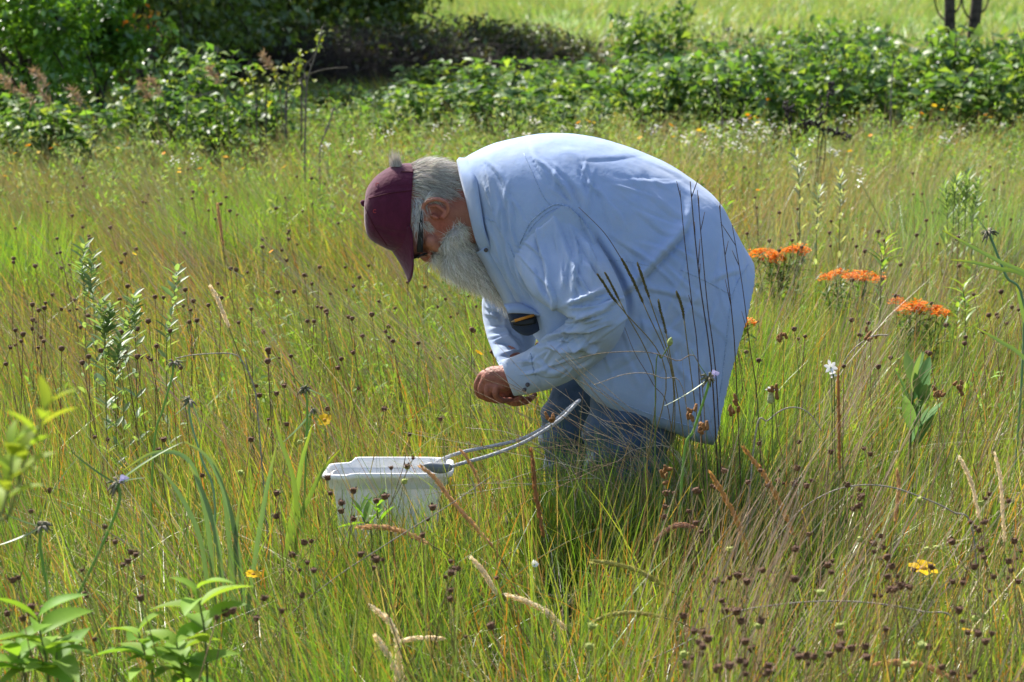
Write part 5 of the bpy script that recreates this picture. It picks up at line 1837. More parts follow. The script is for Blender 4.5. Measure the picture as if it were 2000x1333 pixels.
# white flower with star petals, white campion on a swollen calyx, cottony head
def petal_flower(name, px_, py_, Y, n, r, col, label, tilt=(1.1, 0.2, 0.4), droop=.15, width=.5):
    p = W(px_, py_, Y)
    e = empty(name, p, label, "flower")
    b = MB()
    rot = Vector((0, 0, 1))
    from mathutils import Euler
    Rm = np.array(Euler(tilt).to_matrix())
    for k in range(n):
        a_ = 2 * PI * k / n + rng.uniform(-.1, .1)
        d = Rm @ np.array([math.cos(a_), math.sin(a_), .25])
        V, f_ = wide_leaf(d * .002, d, Rm @ np.array([0, 0, 1.0]), r * rng.uniform(.85, 1.1), r * width, droop, .1, 6, 1.1)
        b.add(V, f_, np.array(col))
    b.build("petals", M["petal"], e, True)
    b = MB()
    b.add(*tube([np.zeros(3), np.array([.004, .002, -.02]), np.array([.01, 0, -p[2] * .5]), np.array([.02, 0, -p[2]])], [.003, .0014, .0015, .0018], 5))
    b.build("stem", M["green_stem"], e)
    return e


petal_flower("white_flower", 1622, 718, 7.0, 6, .018, (.85, .85, .86), "white star-shaped flower standing alone beside the rusty stalk", (1.2, .3, .2))
petal_flower("white_flower", 1627, 731, 6.98, 4, .011, (.80, .80, .86), "small white drooping bloom right under the white star flower", (2.0, .3, .2))
e = petal_flower("white_campion", 1505, 762, 6.3, 6, .011, (.86, .86, .84), "white campion on a swollen green base among rusty seed clusters", (.5, 0, 0))
b = MB()
b.add(*capsule([np.array([0, 0, -.006]), np.array([0, 0, -.026])], [.006, .0085], 10, 3), np.array((.55, .6, .3)))
b.build("calyx", M["spike"], e, True)
e = petal_flower("cottony_flower", 1043, 1103, 5.6, 11, .0075, (.88, .88, .88), "cottony white tuft on a pale stem below the man", (.9, .5, 0), width=.5, droop=-.4)
# green bud in front of the shirt
p = W(1309, 668, 6.3)
e = empty("flower_bud", p, "green pointed flower bud on a long stalk in front of the shirt", "flower bud")
b = MB()
b.add(*tube([np.array([.003, 0, .011]), np.array([.001, 0, .005]), np.array([-.001, 0, -.003]), np.array([-.003, 0, -.010])], [.001, .0055, .0075, .003], 10, 3), np.array((.42, .50, .16)))
b.build("bud", M["spike"], e, True)
b = MB()
b.add(*tube(catmull(np.array([[-.003, 0, -.010], [-.02, 0, -.04], [-.035, 0, -.09], [-.03, 0, -p[2]]]), 5), .0016, 5))
b.build("stem", M["green_stem"], e)


# spiderworts: drooping bud clusters with long bracts, some with a violet petal
def spiderwort(px_, py_, Y, label, bracts, stem_pts, violet=True, s=1.0, green=(.12, .21, .05)):
    p = W(px_, py_, Y)
    e = empty("spiderwort", p, label, "wildflower")
    b = MB()
    for k in range(16):
        d = rng.normal(0, 1, 3) * np.array([1, 1, .7]) + np.array([0, 0, -.15])
        d /= np.linalg.norm(d)
        l_ = rng.uniform(.014, .03) * s
        cc = random.choice([(.22, .22, .13), (.32, .28, .2), (.14, .17, .08), (.4, .36, .27)])
        b.add(*tube([d * .002, d * l_ * .55, d * l_ + np.array([0, 0, -.008 * s])], [.0016, .0036 * s, .001], 6), np.array(cc))
    b.build("bud_cluster", M["spike"], e, True)
    if violet:
        b = MB()
        for k in range(3):
            a_ = 2.1 * k
            d = np.array([math.cos(a_), -.3, math.sin(a_) * .8 + .3])
            V, f_ = wide_leaf(np.array([.014, -.004, .010]) * s, d, np.array([0, -1.0, .2]), .012 * s, .011 * s, .2, .1, 5)
            b.add(V, f_, np.array((.40, .38, .68)))
        b.build("petals", M["petal"], e, True)
    b = MB()
    for (tx, ty), w_, dY in bracts:
        tip = W(tx, ty, Y + dY) - p
        n3 = np.cross(tip, [0, 1.0, .3])
        V, f_ = wide_leaf(np.zeros(3), tip + np.array([0, 0, .12 * np.linalg.norm(tip)]), n3, np.linalg.norm(tip), w_, .12, .3, 10, .6)
        b.add(V, f_, np.array(green) * rng.uniform(.85, 1.3))
    b.build("bracts", M["grass"], e, True).name = "leaf"
    b = MB()
    pts = [np.zeros(3)] + [W(x, y, Y) - p for x, y in stem_pts]
    last = pts[-1].copy()
    last[2] = -p[2]
    pts.append(last + np.array([-.02, 0, 0]))
    b.add(*tube(catmull(np.array(pts), 6), .0034 * s, 7), np.array(green) * 1.9)
    b.build("stem", M["bristle"], e, True)


spiderwort(230, 945, 5.5, "violet spiderwort with drooping buds and long blade crossing it", [((112, 893), .007, -.03), ((355, 862), .011, .03), ((280, 935), .004, -.05)], [(232, 985), (195, 1075), (120, 1240)])
spiderwort(80, 1028, 5.3, "withered grey spiderwort head at the meadow's left front", [((0, 1018), .004, .02), ((0, 1085), .008, -.02)], [(78, 1065), (85, 1110), (95, 1200)], False)
spiderwort(1385, 738, 6.25, "spiderwort head with one violet petal in front of the shirt tail", [((1310, 810), .0045, -.02), ((1340, 690), .004, .02)], [(1380, 765), (1355, 840), (1335, 900)], True, .95)
spiderwort(340, 708, 6.4, "dried pale bundle-like seed head hanging from the bent grey stem", [((362, 705), .003, .0)], [(335, 740), (318, 800), (300, 880)], False, .8)
spiderwort(597, 760, 6.3, "brown withered head with spreading bracts left of the man's hands", [((535, 712), .004, .0), ((590, 700), .005, .03), ((640, 780), .004, -.03)], [(600, 800), (598, 870)], False, .8)
spiderwort(370, 782, 6.0, "withered head over broad blue-green blades, left of the bucket", [((348, 815), .004, .0), ((400, 850), .008, .02)], [(372, 820), (395, 900), (420, 990)], False, .75, (.14, .22, .13))
spiderwort(1930, 452, 7.2, "dark onion-like seed cluster on a tall stalk beside long blades", [((1900, 425), .005, .0), ((1925, 490), .006, .0)], [(1945, 490), (1965, 540), (2000, 620)], False, 1.05, (.10, .17, .09))
spiderwort(610, 800, 6.6, "pale drooping spiderwort near the double yellow flower", [((560, 880), .012, .0), ((660, 876), .004, .0)], [(600, 850), (580, 930), (575, 1000)], False, .5)


# broad blades (near tufts with blue-green wide leaves)
def blade_tuft(name, blades_, Y, label, col, width):
    f0 = W(*blades_[0][-1], Y)
    f0[2] = 0
    e = empty(name, f0, label, "grass tuft")
    for k, pl in enumerate(blades_):
        c = catmull(np.array([W(x, y, Y + .03 * math.sin(k * 2.1)) for x, y in pl]), 5)
        t = np.linspace(0, 1, len(c))
        w_ = width * np.clip(np.sin(PI * np.clip(t * .75 + .02, 0, 1)) ** .6, .05, 1)
        d = np.gradient(c, axis=0)
        s_ = np.cross(d, np.array([.25, -1.0, .2]))
        s_ /= np.linalg.norm(s_, axis=1)[:, None]
        V = np.stack([c - s_ * w_[:, None] / 2, c + np.array([0, .0015, 0]), c + s_ * w_[:, None] / 2], 1).reshape(-1, 3)
        q_ = []
        for i in range(len(c) - 1):
            q_ += [[3 * i, 3 * i + 1, 3 * i + 4, 3 * i + 3], [3 * i + 1, 3 * i + 2, 3 * i + 5, 3 * i + 4]]
        cc = np.array(col)[None] * rng.uniform(.8, 1.2) * (1 - .0 * t[:, None]) + np.clip(.25 - t, 0, 1)[:, None] * np.array([.5, .35, -.1])
        mesh("blade", V - f0, np.array(q_), M["grass"], e, True, np.repeat(np.clip(cc, .01, 1), 3, 0))


blade_tuft("broad_grass", [[(360, 862), (410, 900), (450, 1000), (470, 1120), (480, 1230)], [(402, 872), (432, 940), (446, 1040), (455, 1150), (458, 1230)], [(368, 905), (395, 960), (425, 1060), (440, 1200)],
                           [(240, 920), (300, 885), (360, 892), (390, 950), (410, 1060), (420, 1200)], [(305, 905), (350, 965), (390, 1050), (410, 1180)], [(540, 870), (520, 960), (500, 1080), (480, 1220)], [(470, 960), (460, 1060), (455, 1180), (450, 1240)]],
           5.6, "tuft of broad blue-green blades standing left of the bucket", (.11, .19, .085), .011)
blade_tuft("broad_grass", [[(535, 800), (548, 860), (572, 930), (580, 1010), (575, 1100)], [(610, 830), (590, 900), (580, 960), (560, 1060)], [(665, 878), (630, 920), (600, 980), (570, 1040), (550, 1110)]],
           6.1, "broad green and yellow blades rising beside the bucket's left rim", (.16, .25, .05), .012)
blade_tuft("broad_grass", [[(1840, 450), (1890, 478), (1950, 510), (2020, 545), (2070, 620)], [(1858, 508), (1900, 513), (1950, 525), (2010, 545), (2080, 640)], [(1905, 640), (1950, 665), (2000, 700), (2060, 790)], [(1985, 560), (1995, 600), (2010, 660)]],
           6.9, "long yellow-tipped blades reaching in from the meadow's right edge", (.14, .23, .05), .011)


# broad-leaved milkweed, near shoots, grey-green forbs
def leafy(name, stems, Y, label, leaf_l, leaf_w, per, col, cat="leafy plant", up=.5, droop=.35, jit=.02, thick=.0028, power=.9, from_t=.25, mat="leaf", fold=.2):
    f0 = W(*stems[0][-1], Y)
    f0[2] = 0
    e = empty(name, f0, label, cat)
    b, sb_ = MB(), MB()
    for pl in stems:
        pts = [W(x, y, Y + rng.uniform(-jit, jit)) for x, y in pl]
        g_ = pts[-1].copy()
        g_[2] = 0
        c = catmull(np.array(pts + [g_]), 8)
        sb_.add(*tube(c, np.linspace(thick * .5, thick, len(c)), 6), np.array((.18, .22, .07)))
        m = int(len(c) * (1 - from_t))
        for k in range(per):
            j = int(k / per * m)
            a_ = k * 2.4 + rng.uniform(-.4, .4)
            d0 = c[max(j - 1, 0)] - c[j + 1]
            d0 /= np.linalg.norm(d0)
            d = np.array([math.cos(a_), math.sin(a_), 0]) + d0 * up * (1.5 if k < 2 else 1) + np.array([0, 0, .1])
            sz = rng.uniform(.8, 1.15) * (.75 if k < 2 else 1)
            V, f_ = wide_leaf(c[j], d, np.array([0, 0, 1.0]) + .2 * rng.normal(0, 1, 3), leaf_l * sz, leaf_w * sz, droop * rng.uniform(.5, 1.3), fold, 8, power)
            b.add(V, f_, np.array(col) * rng.uniform(.8, 1.25) * np.array([rng.uniform(.9, 1.15), 1, 1]))
    b.build("foliage", M[mat], e, True, origin=f0)
    sb_.build("stem", M["spike"], e, True, origin=f0)
    return e


leafy("broad_milkweed", [[(1785, 735), (1782, 800), (1778, 870)], [(1800, 760), (1795, 830), (1785, 880)]], 7.2, "tall broad-leaved milkweed with upright grey-green leaves standing by itself", .125, .040, 9, (.15, .27, .10), up=1.9, droop=.05, thick=.004, mat="forb", fold=.12)
# near shoots at the lower left, out of focus
leafy("leafy_shoot", [[(385, 1150), (392, 1190), (400, 1240), (405, 1340)], [(345, 1255), (350, 1290), (360, 1345)], [(270, 1235), (285, 1285), (300, 1345)], [(365, 1290), (372, 1320), (380, 1360)]], 4.55, "light green leafy shoot of rounded pointed leaves at the front beside yellow bloom", .085, .042, 8, (.19, .33, .05), up=.6, droop=.5, from_t=.35, mat="forb")
leafy("leafy_shoot", [[(75, 1205), (80, 1245), (90, 1290), (95, 1345)], [(30, 1265), (40, 1300), (50, 1350)], [(110, 1275), (112, 1310), (115, 1350)]], 4.4, "light green leafy shoot with longer pointed leaves in the left front corner", .100, .036, 8, (.19, .34, .045), up=.6, droop=.5, from_t=.35, mat="forb")
leafy("leafy_shoot", [[(95, 790), (70, 850), (45, 910), (20, 1000), (-40, 1180)], [(25, 870), (20, 930), (5, 1000), (-40, 1150)]], 3.25, "blurred yellow-green leafy shoot closest to the viewer at the left edge", .055, .020, 10, (.26, .36, .05), up=.9, droop=.3, from_t=.45, mat="forb")
GF = (.16, .25, .13)
for st_, Y_, lab in [([[(165, 480), (160, 530), (165, 580)], [(180, 500), (178, 560), (185, 620)]], 8.3, "grey-green leafy forb left of the tall leaning stalks, highest of three"),
                     ([[(345, 525), (340, 580), (330, 640), (325, 700)], [(260, 580), (262, 620), (265, 680)], [(250, 620), (245, 660), (240, 720)]], 7.6, "bushy grey-green forb in the grass beside the bent grey stem"),
                     ([[(215, 605), (212, 640), (205, 700)], [(235, 660), (230, 700), (225, 750)], [(195, 590), (200, 640), (205, 690)]], 7.4, "grey-green forb with narrow whorled leaves, lowest of three")]:
    leafy("meadow_forb", st_, Y_, lab, .048, .013, 44, GF, up=.7, droop=.1, from_t=.05, thick=.0016)
leafy("meadow_forb", [[(735, 990), (738, 1010), (742, 1040)], [(705, 1000), (712, 1020), (725, 1045)]], 6.05, "bright green pointed-leaved seedling in front of the bucket", .07, .017, 6, (.13, .25, .04), up=.9, droop=.1, from_t=.3)
leafy("meadow_forb", [[(1868, 350), (1865, 380), (1862, 430)], [(1890, 340), (1888, 380), (1885, 430)], [(1845, 365), (1848, 395), (1850, 440)], [(1910, 360), (1905, 400), (1900, 440)], [(1880, 370), (1875, 400), (1872, 450)]], 11.5, "pale green feathery forb clump in the far meadow on the right", .06, .010, 40, (.17, .27, .12), up=1.1, droop=.1, from_t=.15)
leafy("meadow_forb", [[(1555, 300), (1560, 350), (1562, 400)], [(1600, 370), (1598, 400), (1595, 450)], [(1640, 340), (1642, 380), (1640, 430)]], 11.0, "silvery leafy forb standing above the orange flowers", .05, .012, 30, (.26, .32, .24), up=1.0, droop=.1, from_t=.15)
leafy("meadow_forb", [[(1730, 470), (1725, 510), (1720, 560)], [(1870, 600), (1868, 640), (1862, 690)], [(1880, 560), (1885, 600), (1885, 650)]], 9.2, "light green narrow-leaved forb right of the orange flowers", .075, .012, 22, (.18, .28, .07), up=.9, droop=.3, from_t=.2)
leafy("meadow_forb", [[(760, 150), (858, 160), (858, 200)][1:], ], 20.5, "young leafy sapling rising above the shrub row before the dark brush", .09, .06, 14, (.11, .20, .03), up=.5, droop=.2, from_t=.1)
# dark dock stalk in the far meadow
dk = at_h(1590, 245, .66)
e = empty("dock_stalk", dk * np.array([1, 1, 0]), "blackened dock stalk with dark seed clusters leaning over the far meadow", "dead stalk")
b = MB()
for pl in ([(1535, 200), (1540, 225), (1545, 260)], [(1625, 160), (1615, 200), (1600, 260)], [(1570, 245), (1585, 240), (1600, 250), (1612, 290)], [(1660, 270), (1640, 262), (1620, 255), (1605, 275)]):
    c = catmull(np.array([W(x, y, dk[1] + rng.normal(0, .05)) for x, y in pl] + [dk * np.array([1, 1, 0])]), 7)
    b.add(*tube(c, .003, 5), np.array((.05, .04, .035)))
    for k in range(26):
        j = rng.integers(0, int(len(c) * .62))
        o__ = c[j] + rng.normal(0, .012, 3)
        b.add(*capsule([o__, o__ + rng.normal(0, .012, 3)], [.007, .005], 6, 2), np.array((.045, .036, .036)) * rng.uniform(.7, 1.4))
b.build("seed_cluster", M["spike"], e, False, origin=dk * np.array([1, 1, 0]))


# ------------------------------------------------------------------ shrubs, thicket, trees
def shrub_protos():
    out = []
    for k in range(5):
        b, sb_ = MB(), MB()
        ns = 16
        for s in range(ns):
            a_ = rng.uniform(0, 6.28)
            r0 = rng.uniform(0.02, .22)
            h_ = rng.uniform(.6, 1.05)
            tip = np.array([math.cos(a_) * rng.uniform(.1, .55), math.sin(a_) * rng.uniform(.1, .55), h_])
            c = catmull(np.array([[r0 * math.cos(a_), r0 * math.sin(a_), 0], [tip[0] * .5, tip[1] * .5, h_ * .55], tip]), 6)
            sb_.add(*tube(c, np.linspace(.010, .003, len(c)), 5))
            n_ = 34
            j = (rng.uniform(.12, 1, n_) ** .75 * (len(c) - 1)).astype(int)
            o__ = rng.normal(0, .075, (n_, 3)) * np.array([1, 1, .6])
            d = rng.normal(0, 1, (n_, 3))
            d[:, 2] = d[:, 2] * .35 + .05
            nm = np.tile([0, 0, 1.0], (n_, 1)) + rng.normal(0, .38, (n_, 3))
            tone = rng.uniform(.85, 1.15)
            b.add(*leaves(c[j] + o__, d, nm, rng.uniform(.08, .15, n_), rng.uniform(.055, .095, n_), rcol(n_, [(.08, .17, .042), (.12, .215, .05), (.18, .265, .065), (.05, .115, .035)], [4, 4, 3, 3]) * tone, .25, .18))
        out.append((b.build("foliage", M["leaf"], data_only=True), sb_.build("stem", M["bark"], data_only=True)))
    return out


SP = shrub_protos()


def shrub(x, y, h, w, k, label, group, name="shrub"):
    e = empty(name, (x, y, 0), label, "shrub", group)
    e.rotation_euler = (0, 0, rng.uniform(0, 6.28))
    e.scale = (w, w, h)
    link("foliage", SP[k % 5][0], e)
    link("stem", SP[k % 5][1], e)
    return e


HG = "leafy shrubs in the hedge row behind the meadow"
HL = "broad-leaved green shrub in the dense row behind the meadow"
# top outline of the row in the photo
top_x = [440, 520, 600, 660, 720, 800, 880, 950, 1050, 1130, 1200, 1260, 1330, 1400, 1480, 1540, 1620, 1700, 1780, 1860, 1940, 2060]
top_y = [175, 172, 165, 158, 150, 145, 138, 122, 128, 118, 94, 82, 78, 80, 66, 72, 56, 58, 72, 74, 78, 66]
k = 0
for row, Yr in enumerate((20.0, 21.6, 23.6, 26.2)):
    x = 560 if row == 0 else 540
    while x < 2120:
        Y_ = Yr + rng.uniform(-.7, .7)
        ty = np.interp(x, top_x, top_y) + (26, 8, -6, -10)[row] + rng.uniform(-30, 26)
        h = W(x, ty, Y_)[2]
        p = W(x, ty, Y_)
        h = max(h, .42)
        if not (x < 640 and row > 1):
            shrub(p[0], Y_, h * rng.uniform(.78, 1.16), rng.uniform(.6, 1.15), k, HL, HG)
        k += 1
        x += (150, 135, 120, 110)[row] * rng.uniform(.75, 1.2)
# taller ones that stand out above the row
for px_, ty, Y_, w, lab in [(1225, 12, 27, .75, "taller dark shrub rising above the row straight over the man's back"), (1300, -5, 27.5, .75, "tallest narrow shrub above the row behind the man"),
                            (1540, 28, 27, .85, "rounded dark shrub standing out above the row, nearest the bare field"), (1640, 30, 27, .7, "dark leafy shrub between the rounded one and the bare trunks"), (1705, 28, 27.3, .8, "dark leafy shrub closest to the two bare trunks")]:
    p = W(px_, ty, Y_)
    shrub(p[0], Y_, p[2], w, k, lab, None)
    k += 1
for px_, ty, Y_, w, lab in [(380, 95, 19.2, .9, "sunlit shrub arching out beside the shaded hollow on the left"), (300, 150, 18.6, .8, "low bush under the arching branch at the wood's edge"), (500, 150, 19.0, .8, "sunny bush below the bare twig arch"),
                            (330, 85, 19.6, .7, "small bright bush whose branches overhang the dark hollow"), (130, 190, 17.5, .8, "low green bush below the big leafy tree"), (30, 180, 17.8, .9, "low green bush at the far left wood edge"), (420, 180, 18.2, .7, "low pale green bush left of the bare twig")]:
    p = W(px_, ty, Y_)
    shrub(p[0], Y_, p[2], w, k, lab, None)
    k += 1


def thicket(px_, ty, Y_, w, label, leafy_=0.0, n=420):
    p = W(px_, ty, Y_)
    h = p[2]
    e = empty("brush_thicket", (p[0], Y_, 0), label, "thicket")
    b = MB()
    for k in range(n):
        a_ = rng.uniform(0, 6.28)
        r_ = math.sqrt(rng.uniform()) * w
        bx = np.array([r_ * math.cos(a_), r_ * math.sin(a_) * .6, 0])
        hh = h * (1 - .45 * (r_ / w) ** 2) * rng.uniform(.5, 1.05)
        tip = bx + np.array([rng.normal(0, .3), rng.normal(0, .2), hh])
        mid = (bx + tip) / 2 + rng.normal(0, .09, 3)
        b.add(*tube([bx, mid, tip], [.007, .005, .002], 3), np.array((.085, .068, .060)) * rng.uniform(.5, 1.6))
        for j in range(2):
            d = rng.normal(0, 1, 3) * np.array([.25, .2, .16])
            s0 = mid + (tip - mid) * rng.uniform(0, .8)
            b.add(*tube([s0, s0 + d], [.004, .0015], 3), np.array((.085, .068, .060)) * rng.uniform(.5, 1.6))
    b.build("twigs", M["spike"], e).name = "branch"
    if leafy_:
        n_ = int(1500 * leafy_)
        a_ = rng.uniform(0, 6.28, n_)
        r_ = np.sqrt(rng.uniform(0, 1, n_)) * w
        z = h * (1 - .35 * (r_ / w) ** 2) * rng.uniform(.45, 1.04, n_)
        P_ = np.stack([r_ * np.cos(a_), r_ * np.sin(a_) * .6, z], -1)
        b = MB()
        b.add(*leaves(P_, rng.normal(0, 1, (n_, 3)), np.tile([0, 0, 1.0], (n_, 1)) + rng.normal(0, .5, (n_, 3)), rng.uniform(.05, .10, n_), rng.uniform(.03, .06, n_), rcol(n_, [(.05, .085, .02), (.075, .11, .025), (.09, .085, .03)])))
        b.build("foliage", M["wood_leaf"], e)
    return e


thicket(590, 46, 29, 1.0, "dark bare brushwood at the wood's edge behind the twig arch", .25, 900)
thicket(700, 34, 30, 1.1, "dark dense brushwood mound between the wood and the field", .3, 1000)
thicket(800, 46, 29.5, 1.0, "dark brushwood with thin leaves, third mound from the wood", .6, 700)
thicket(905, 34, 31, 1.0, "dark green brush mound over the man's neck", 1.3, 600)
thicket(1000, 45, 31.5, 1.0, "dark green brush mound over the man's shoulders", 1.3, 600)
thicket(1090, 68, 31.5, .9, "low brown and green brush at the end of the dark hedge", .5, 300)
thicket(1395, 40, 30, .8, "thin reddish dead brush standing above the shrub row", .08, 90)
thicket(1440, 55, 29, .6, "sparse dry weeds between the tall shrubs and the rounded one", .06, 70)


def tree(name, x, y, h, crown_r, z0, n, pal, label, mat, leaf=(.06, .10), trunk_r=.09, cat="tree", gap=.55, squash=1.0, crown_off=(0, 0)):
    e = empty(name, (x, y, 0), label, cat)
    b = MB()
    lean = np.array([rng.normal(0, .05), rng.normal(0, .05), 0])
    c = catmull(np.array([[0, 0, -.02], [.03, 0, h * .3], [lean[0] * h * .5 - .03, 0, h * .6], [lean[0] * h, lean[1] * h, h * .92]]), 6)
    b.add(*tube(c, np.linspace(trunk_r, trunk_r * .25, len(c)), 10))
    cl = []
    nl = 26
    for k in range(nl):
        t_ = rng.uniform(max(z0 / h, .1) * .8, .95)
        o__ = c[int(t_ * (len(c) - 1))]
        a_ = rng.uniform(0, 6.28)
        zz = z0 + (h - z0) * rng.uniform(.0, 1)
        rr_ = crown_r * math.sqrt(max(0.15, 1 - ((zz - z0 - (h - z0) * .45) / ((h - z0) * .6)) ** 2)) * rng.uniform(.45, 1)
        tip = np.array([rr_ * math.cos(a_) + crown_off[0], rr_ * math.sin(a_) * squash + crown_off[1], zz])
        m_ = (o__ + tip) / 2 + np.array([0, 0, .12])
        lc = catmull(np.array([o__, m_, tip]), 5)
        b.add(*tube(lc, np.linspace(trunk_r * .32, .006, len(lc)), 5))
        for q_ in (0.55, .8, 1.0):
            cl.append(lc[int(q_ * (len(lc) - 1))])
    b.build("trunk", M["bark"], e, True)
    cl = np.array(cl)
    per = n // len(cl)
    P_ = np.repeat(cl, per, 0) + rng.normal(0, 1, (per * len(cl), 3)) * np.array([.26, .26, .17]) * crown_r * gap
    P_ = P_[P_[:, 2] > .12]
    m = len(P_)
    tone = np.repeat(rng.uniform(.75, 1.25, len(cl)), per)[:m, None] if m == per * len(cl) else rng.uniform(.75, 1.25, (m, 1))
    d = rng.normal(0, 1, (m, 3))
    d[:, 2] = d[:, 2] * .45 - .25
    b = MB()
    b.add(*leaves(P_, d, np.tile([0, 0, 1.0], (m, 1)) + rng.normal(0, .5, (m, 3)), rng.uniform(*leaf, m), rng.uniform(*leaf, m) * .55, rcol(m, pal) * tone))
    b.build("crown", mat, e)
    return e


TP = [(.12, .26, .035), (.17, .32, .04), (.08, .19, .03)]
DP = [(.09, .155, .035), (.11, .185, .04), (.13, .18, .045)]
def tx(px_, Y_):
    return W(px_, 150, Y_)[0]


tree("leafy_tree", tx(45, 20.5), 20.5, 1.95, 1.15, .30, 6500, TP, "large leafy tree with glossy leaves at the left edge of the wood", M["tree_leaf"], (.06, .10), .06, gap=.40)
tree("leafy_tree", tx(188, 21.0), 21.0, 1.9, 0.62, .72, 3400, TP, "leafy tree with a visible dark trunk beside the shaded hollow", M["tree_leaf"], (.06, .10), .055, gap=.42)
tree("leafy_tree", tx(-70, 22.0), 22.0, 2.2, 1.3, .3, 6000, TP, "leafy tree behind the large one, cut by the picture's left edge", M["tree_leaf"], (.06, .10), .06, gap=.40)
WL = ["shaded tree standing directly behind the dark hollow", "shaded tree with some yellow and orange leaves", "dark tree in the wood's middle", "dark tree above the bare brushwood", "brighter green tree at the wood's right end", "small bright tree where the wood meets the open field"]
for i, (px_, Y_, h, r, z0) in enumerate([(270, 26, 5.2, 1.5, .35), (360, 28, 5.5, 1.5, .3), (460, 30, 5.5, 1.6, .25), (560, 32, 5.5, 1.5, .6), (660, 33, 5.0, 1.3, .8), (745, 34, 4.2, 1.0, 1.0)]):
    tree("woodland_tree", tx(px_, Y_), Y_, h * .78, r, z0 * .35, 7500, DP if i < 4 else [(.09, .15, .025), (.12, .18, .03), (.06, .1, .02)], WL[i], M["wood_leaf"], (.09, .14), .05)
for i, (px_, Y_) in enumerate([(120, 31), (230, 34), (400, 37), (540, 40), (-30, 30), (660, 42)]):
    tree("woodland_tree", tx(px_, Y_), Y_, 5.0, 1.9, .1, 6000, DP, ["dark background tree behind the large leafy tree", "dark background tree behind the visible trunk", "dark background tree behind the orange leaves", "dark background tree behind the brushwood", "dark background tree at the wood's far left", "dark background tree ending the wood"][i], M["wood_leaf"], (.15, .24), .06)
# a few orange and yellow leaves hang in the shade
b = MB()
p = W(270, 60, 24.6)
n_ = 90
P_ = np.array([W(rng.choice([232, 237, 262, 296, 302, 238], p=[.22, .2, .1, .18, .15, .15]) + rng.normal(0, 6), 0, 24.6) for k in range(n_)])
P_[:, 2] = [W(240, rng.choice([32, 40, 62, 70, 15, 45]) + rng.normal(0, 5), 24.6)[2] for k in range(n_)]
b.add(*leaves(P_, rng.normal(0, 1, (n_, 3)), rng.normal(0, 1, (n_, 3)), np.full(n_, .06), np.full(n_, .035), rcol(n_, [(.5, .16, .02), (.42, .26, .03), (.3, .3, .04)])))
f0 = W(270, 60, 24.6) * np.array([1, 1, 0])
e = empty("sapling", f0, "thin sapling with orange and yellow leaves in the wood's shade", "sapling")
b.build("foliage", M["leaf"], e, origin=f0)
b = MB()
for k in range(5):
    t_ = P_[k * 15]
    b.add(*tube([f0, (f0 + t_) / 2 + np.array([.05, 0, .2]), t_], [.015, .01, .004], 5))
b.build("trunk", M["bark"], e, origin=f0)

# two bare trunks on the right, crown far above
for (pts, r_, lab) in [([(1857, -330), (1856, -120), (1855, 0), (1855, 95)], .062, "bare grey trunk behind the shrubs, with a crooked side branch"), ([(1925, -330), (1915, -120), (1908, 0), (1898, 100)], .066, "bare dark trunk leaning slightly, right of its straight twin")]:
    Y_ = 29.0
    P = [W(x, y, Y_) for x, y in pts]
    P.append(P[-1] * np.array([1, 1, 0]))
    f0 = P[-1]
    e = empty("bare_tree", f0, lab, "tree")
    b = MB()
    c = catmull(np.array(P), 6)
    b.add(*tube(c, np.linspace(r_ * .75, r_ * 1.15, len(c)), 12))
    b.build("trunk", M["bark"], e, True, origin=f0)
    b = MB()
    for k in range(14):
        o__ = c[int(rng.integers(0, 12))]
        d = np.array([rng.normal(0, .6), rng.normal(0, .6), rng.uniform(.1, .8)])
        b.add(*tube(catmull(np.array([o__, o__ + d * .5 + rng.normal(0, .05, 3), o__ + d]), 4), np.linspace(.022, .005, 9), 5))
    sx = pts[2][0]
    for pl in ([(sx - 5, 45), (sx - 25, 20), (sx - 32, -30)], [(sx + 2, 30), (sx + 20, 10), (sx + 30, -60)]):
        b.add(*tube(catmull(np.array([W(x, y, Y_) for x, y in pl]), 4), np.linspace(.014, .008, 9), 5))
    b.build("branch", M["bark"], e, True, origin=f0)
    n_ = 900
    b = MB()
    top = c[0]
    P_ = top + rng.normal(0, 1, (n_, 3)) * np.array([.8, .8, .35]) + np.array([0, 0, .8])
    b.add(*leaves(P_, rng.normal(0, 1, (n_, 3)), np.tile([0, 0, 1.0], (n_, 1)) + rng.normal(0, .5, (n_, 3)), rng.uniform(.07, .11, n_), rng.uniform(.04, .06, n_), rcol(n_, TP)))
    b.build("crown", M["leaf"], e, origin=f0)

# grey twigs and small bare saplings before the brush
for pl, Y_, lab, tw in [([(628, 62), (615, 110), (600, 160), (597, 230), (595, 310)], 15.0, "thin grey bare sapling with a few yellowing leaves before the brushwood", 10), ([(680, 132), (640, 135), (605, 145), (575, 165), (558, 190)], 18.0, "bent grey twig arching over the bush below the brushwood", 0),
                        ([(400, 180), (420, 178), (385, 190), (365, 205)][1:], 18.0, "short bent twig left of the sunny bush", 0), ([(625, 300), (640, 250), (655, 205)][::-1], 15.5, "forked grey twig right of the bare sapling", 4),
                        ([(1395, 130), (1400, 170), (1410, 230)], 18.0, "thin dead stem standing before the shrub row above the man's hip", 0), ([(1745, 120), (1742, 160), (1740, 210)], 18.2, "brown dead stem before the shrubs under the bare trunks", 0)]:
    stalk("bare_sapling", pl, Y_, .006, (.22, .19, .165), lab, "sapling", foot_dx=0, twigs=tw)
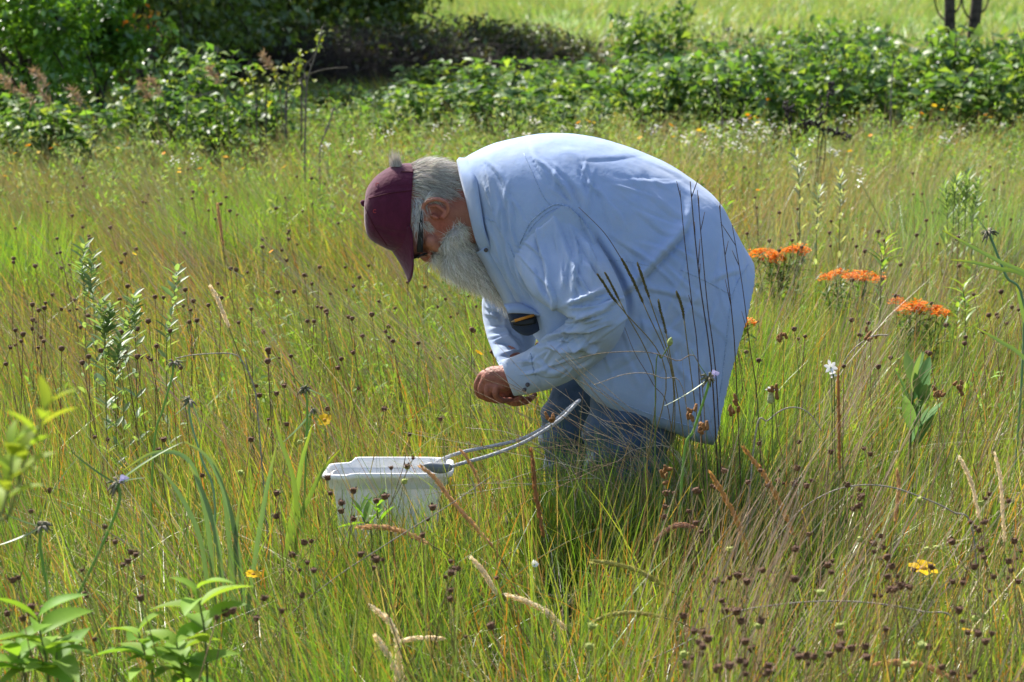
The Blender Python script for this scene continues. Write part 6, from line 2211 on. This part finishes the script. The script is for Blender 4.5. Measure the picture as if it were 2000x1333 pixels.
e = empty("sapling", W(625, 130, 17.9) * np.array([1, 1, 0]), "slender sapling with sparse yellow-green leaves beside the bare grey twig", "sapling")
f0 = np.array(e.location)
b, b2 = MB(), MB()
for pl in ([(632, 62), (612, 110), (590, 160)], [(585, 118), (570, 150), (560, 190)], [(545, 130), (530, 165), (520, 190)], [(480, 135), (492, 165), (500, 190)]):
    c = catmull(np.array([W(x, y, 17.9) for x, y in pl] + [W(pl[-1][0], 300, 17.9) * np.array([1, 1, 0])]), 6)
    b2.add(*tube(c, .006, 5))
    n_ = 34
    j = rng.integers(0, 13, n_)
    b.add(*leaves(c[j] + rng.normal(0, .03, (n_, 3)), rng.normal(0, 1, (n_, 3)), np.tile([0, -.5, 1.0], (n_, 1)), rng.uniform(.03, .055, n_), rng.uniform(.025, .04, n_), rcol(n_, [(.25, .28, .05), (.2, .27, .05)])))
b.build("foliage", M["leaf"], e, origin=f0)
b2.build("trunk", M["twig"], e, origin=f0)
# reddish plume grasses at the wood's edge
PG = "reddish plume grasses at the wood's edge"
for px_, py_ in [(22, 165), (50, 145), (85, 155), (130, 158), (95, 190), (75, 200), (60, 190), (45, 180), (155, 190), (245, 180), (310, 172), (325, 178), (290, 180)][::2] + [(425, 150), (530, 125)]:
    Y_ = 17.2
    p = W(px_, py_, Y_)
    f0 = p * np.array([1, 1, 0])
    b = MB()
    c = catmull(np.array([p + np.array([-.05, 0, .05]), p + np.array([0, 0, -.03]), p + np.array([.05, 0, -.15]), f0 + np.array([.1, 0, 0])]), 5)
    b.add(*tube(c, .003, 4), np.array((.2, .17, .06)))
    n_ = 70
    j = rng.integers(0, 7, n_)
    b.add(*leaves(c[j], rng.normal(0, 1, (n_, 3)) + np.array([-.6, 0, .8]), rng.normal(0, 1, (n_, 3)), rng.uniform(.03, .07, n_), np.full(n_, .008), rcol(n_, [(.40, .26, .15), (.44, .32, .20)])))
    o_ = b.build("plume_grass", M["dry"], None, origin=f0)
    o_.location = f0
    tag(o_, "reddish brown plume of tall grass at the wood's shaded edge", "plume grass", PG)
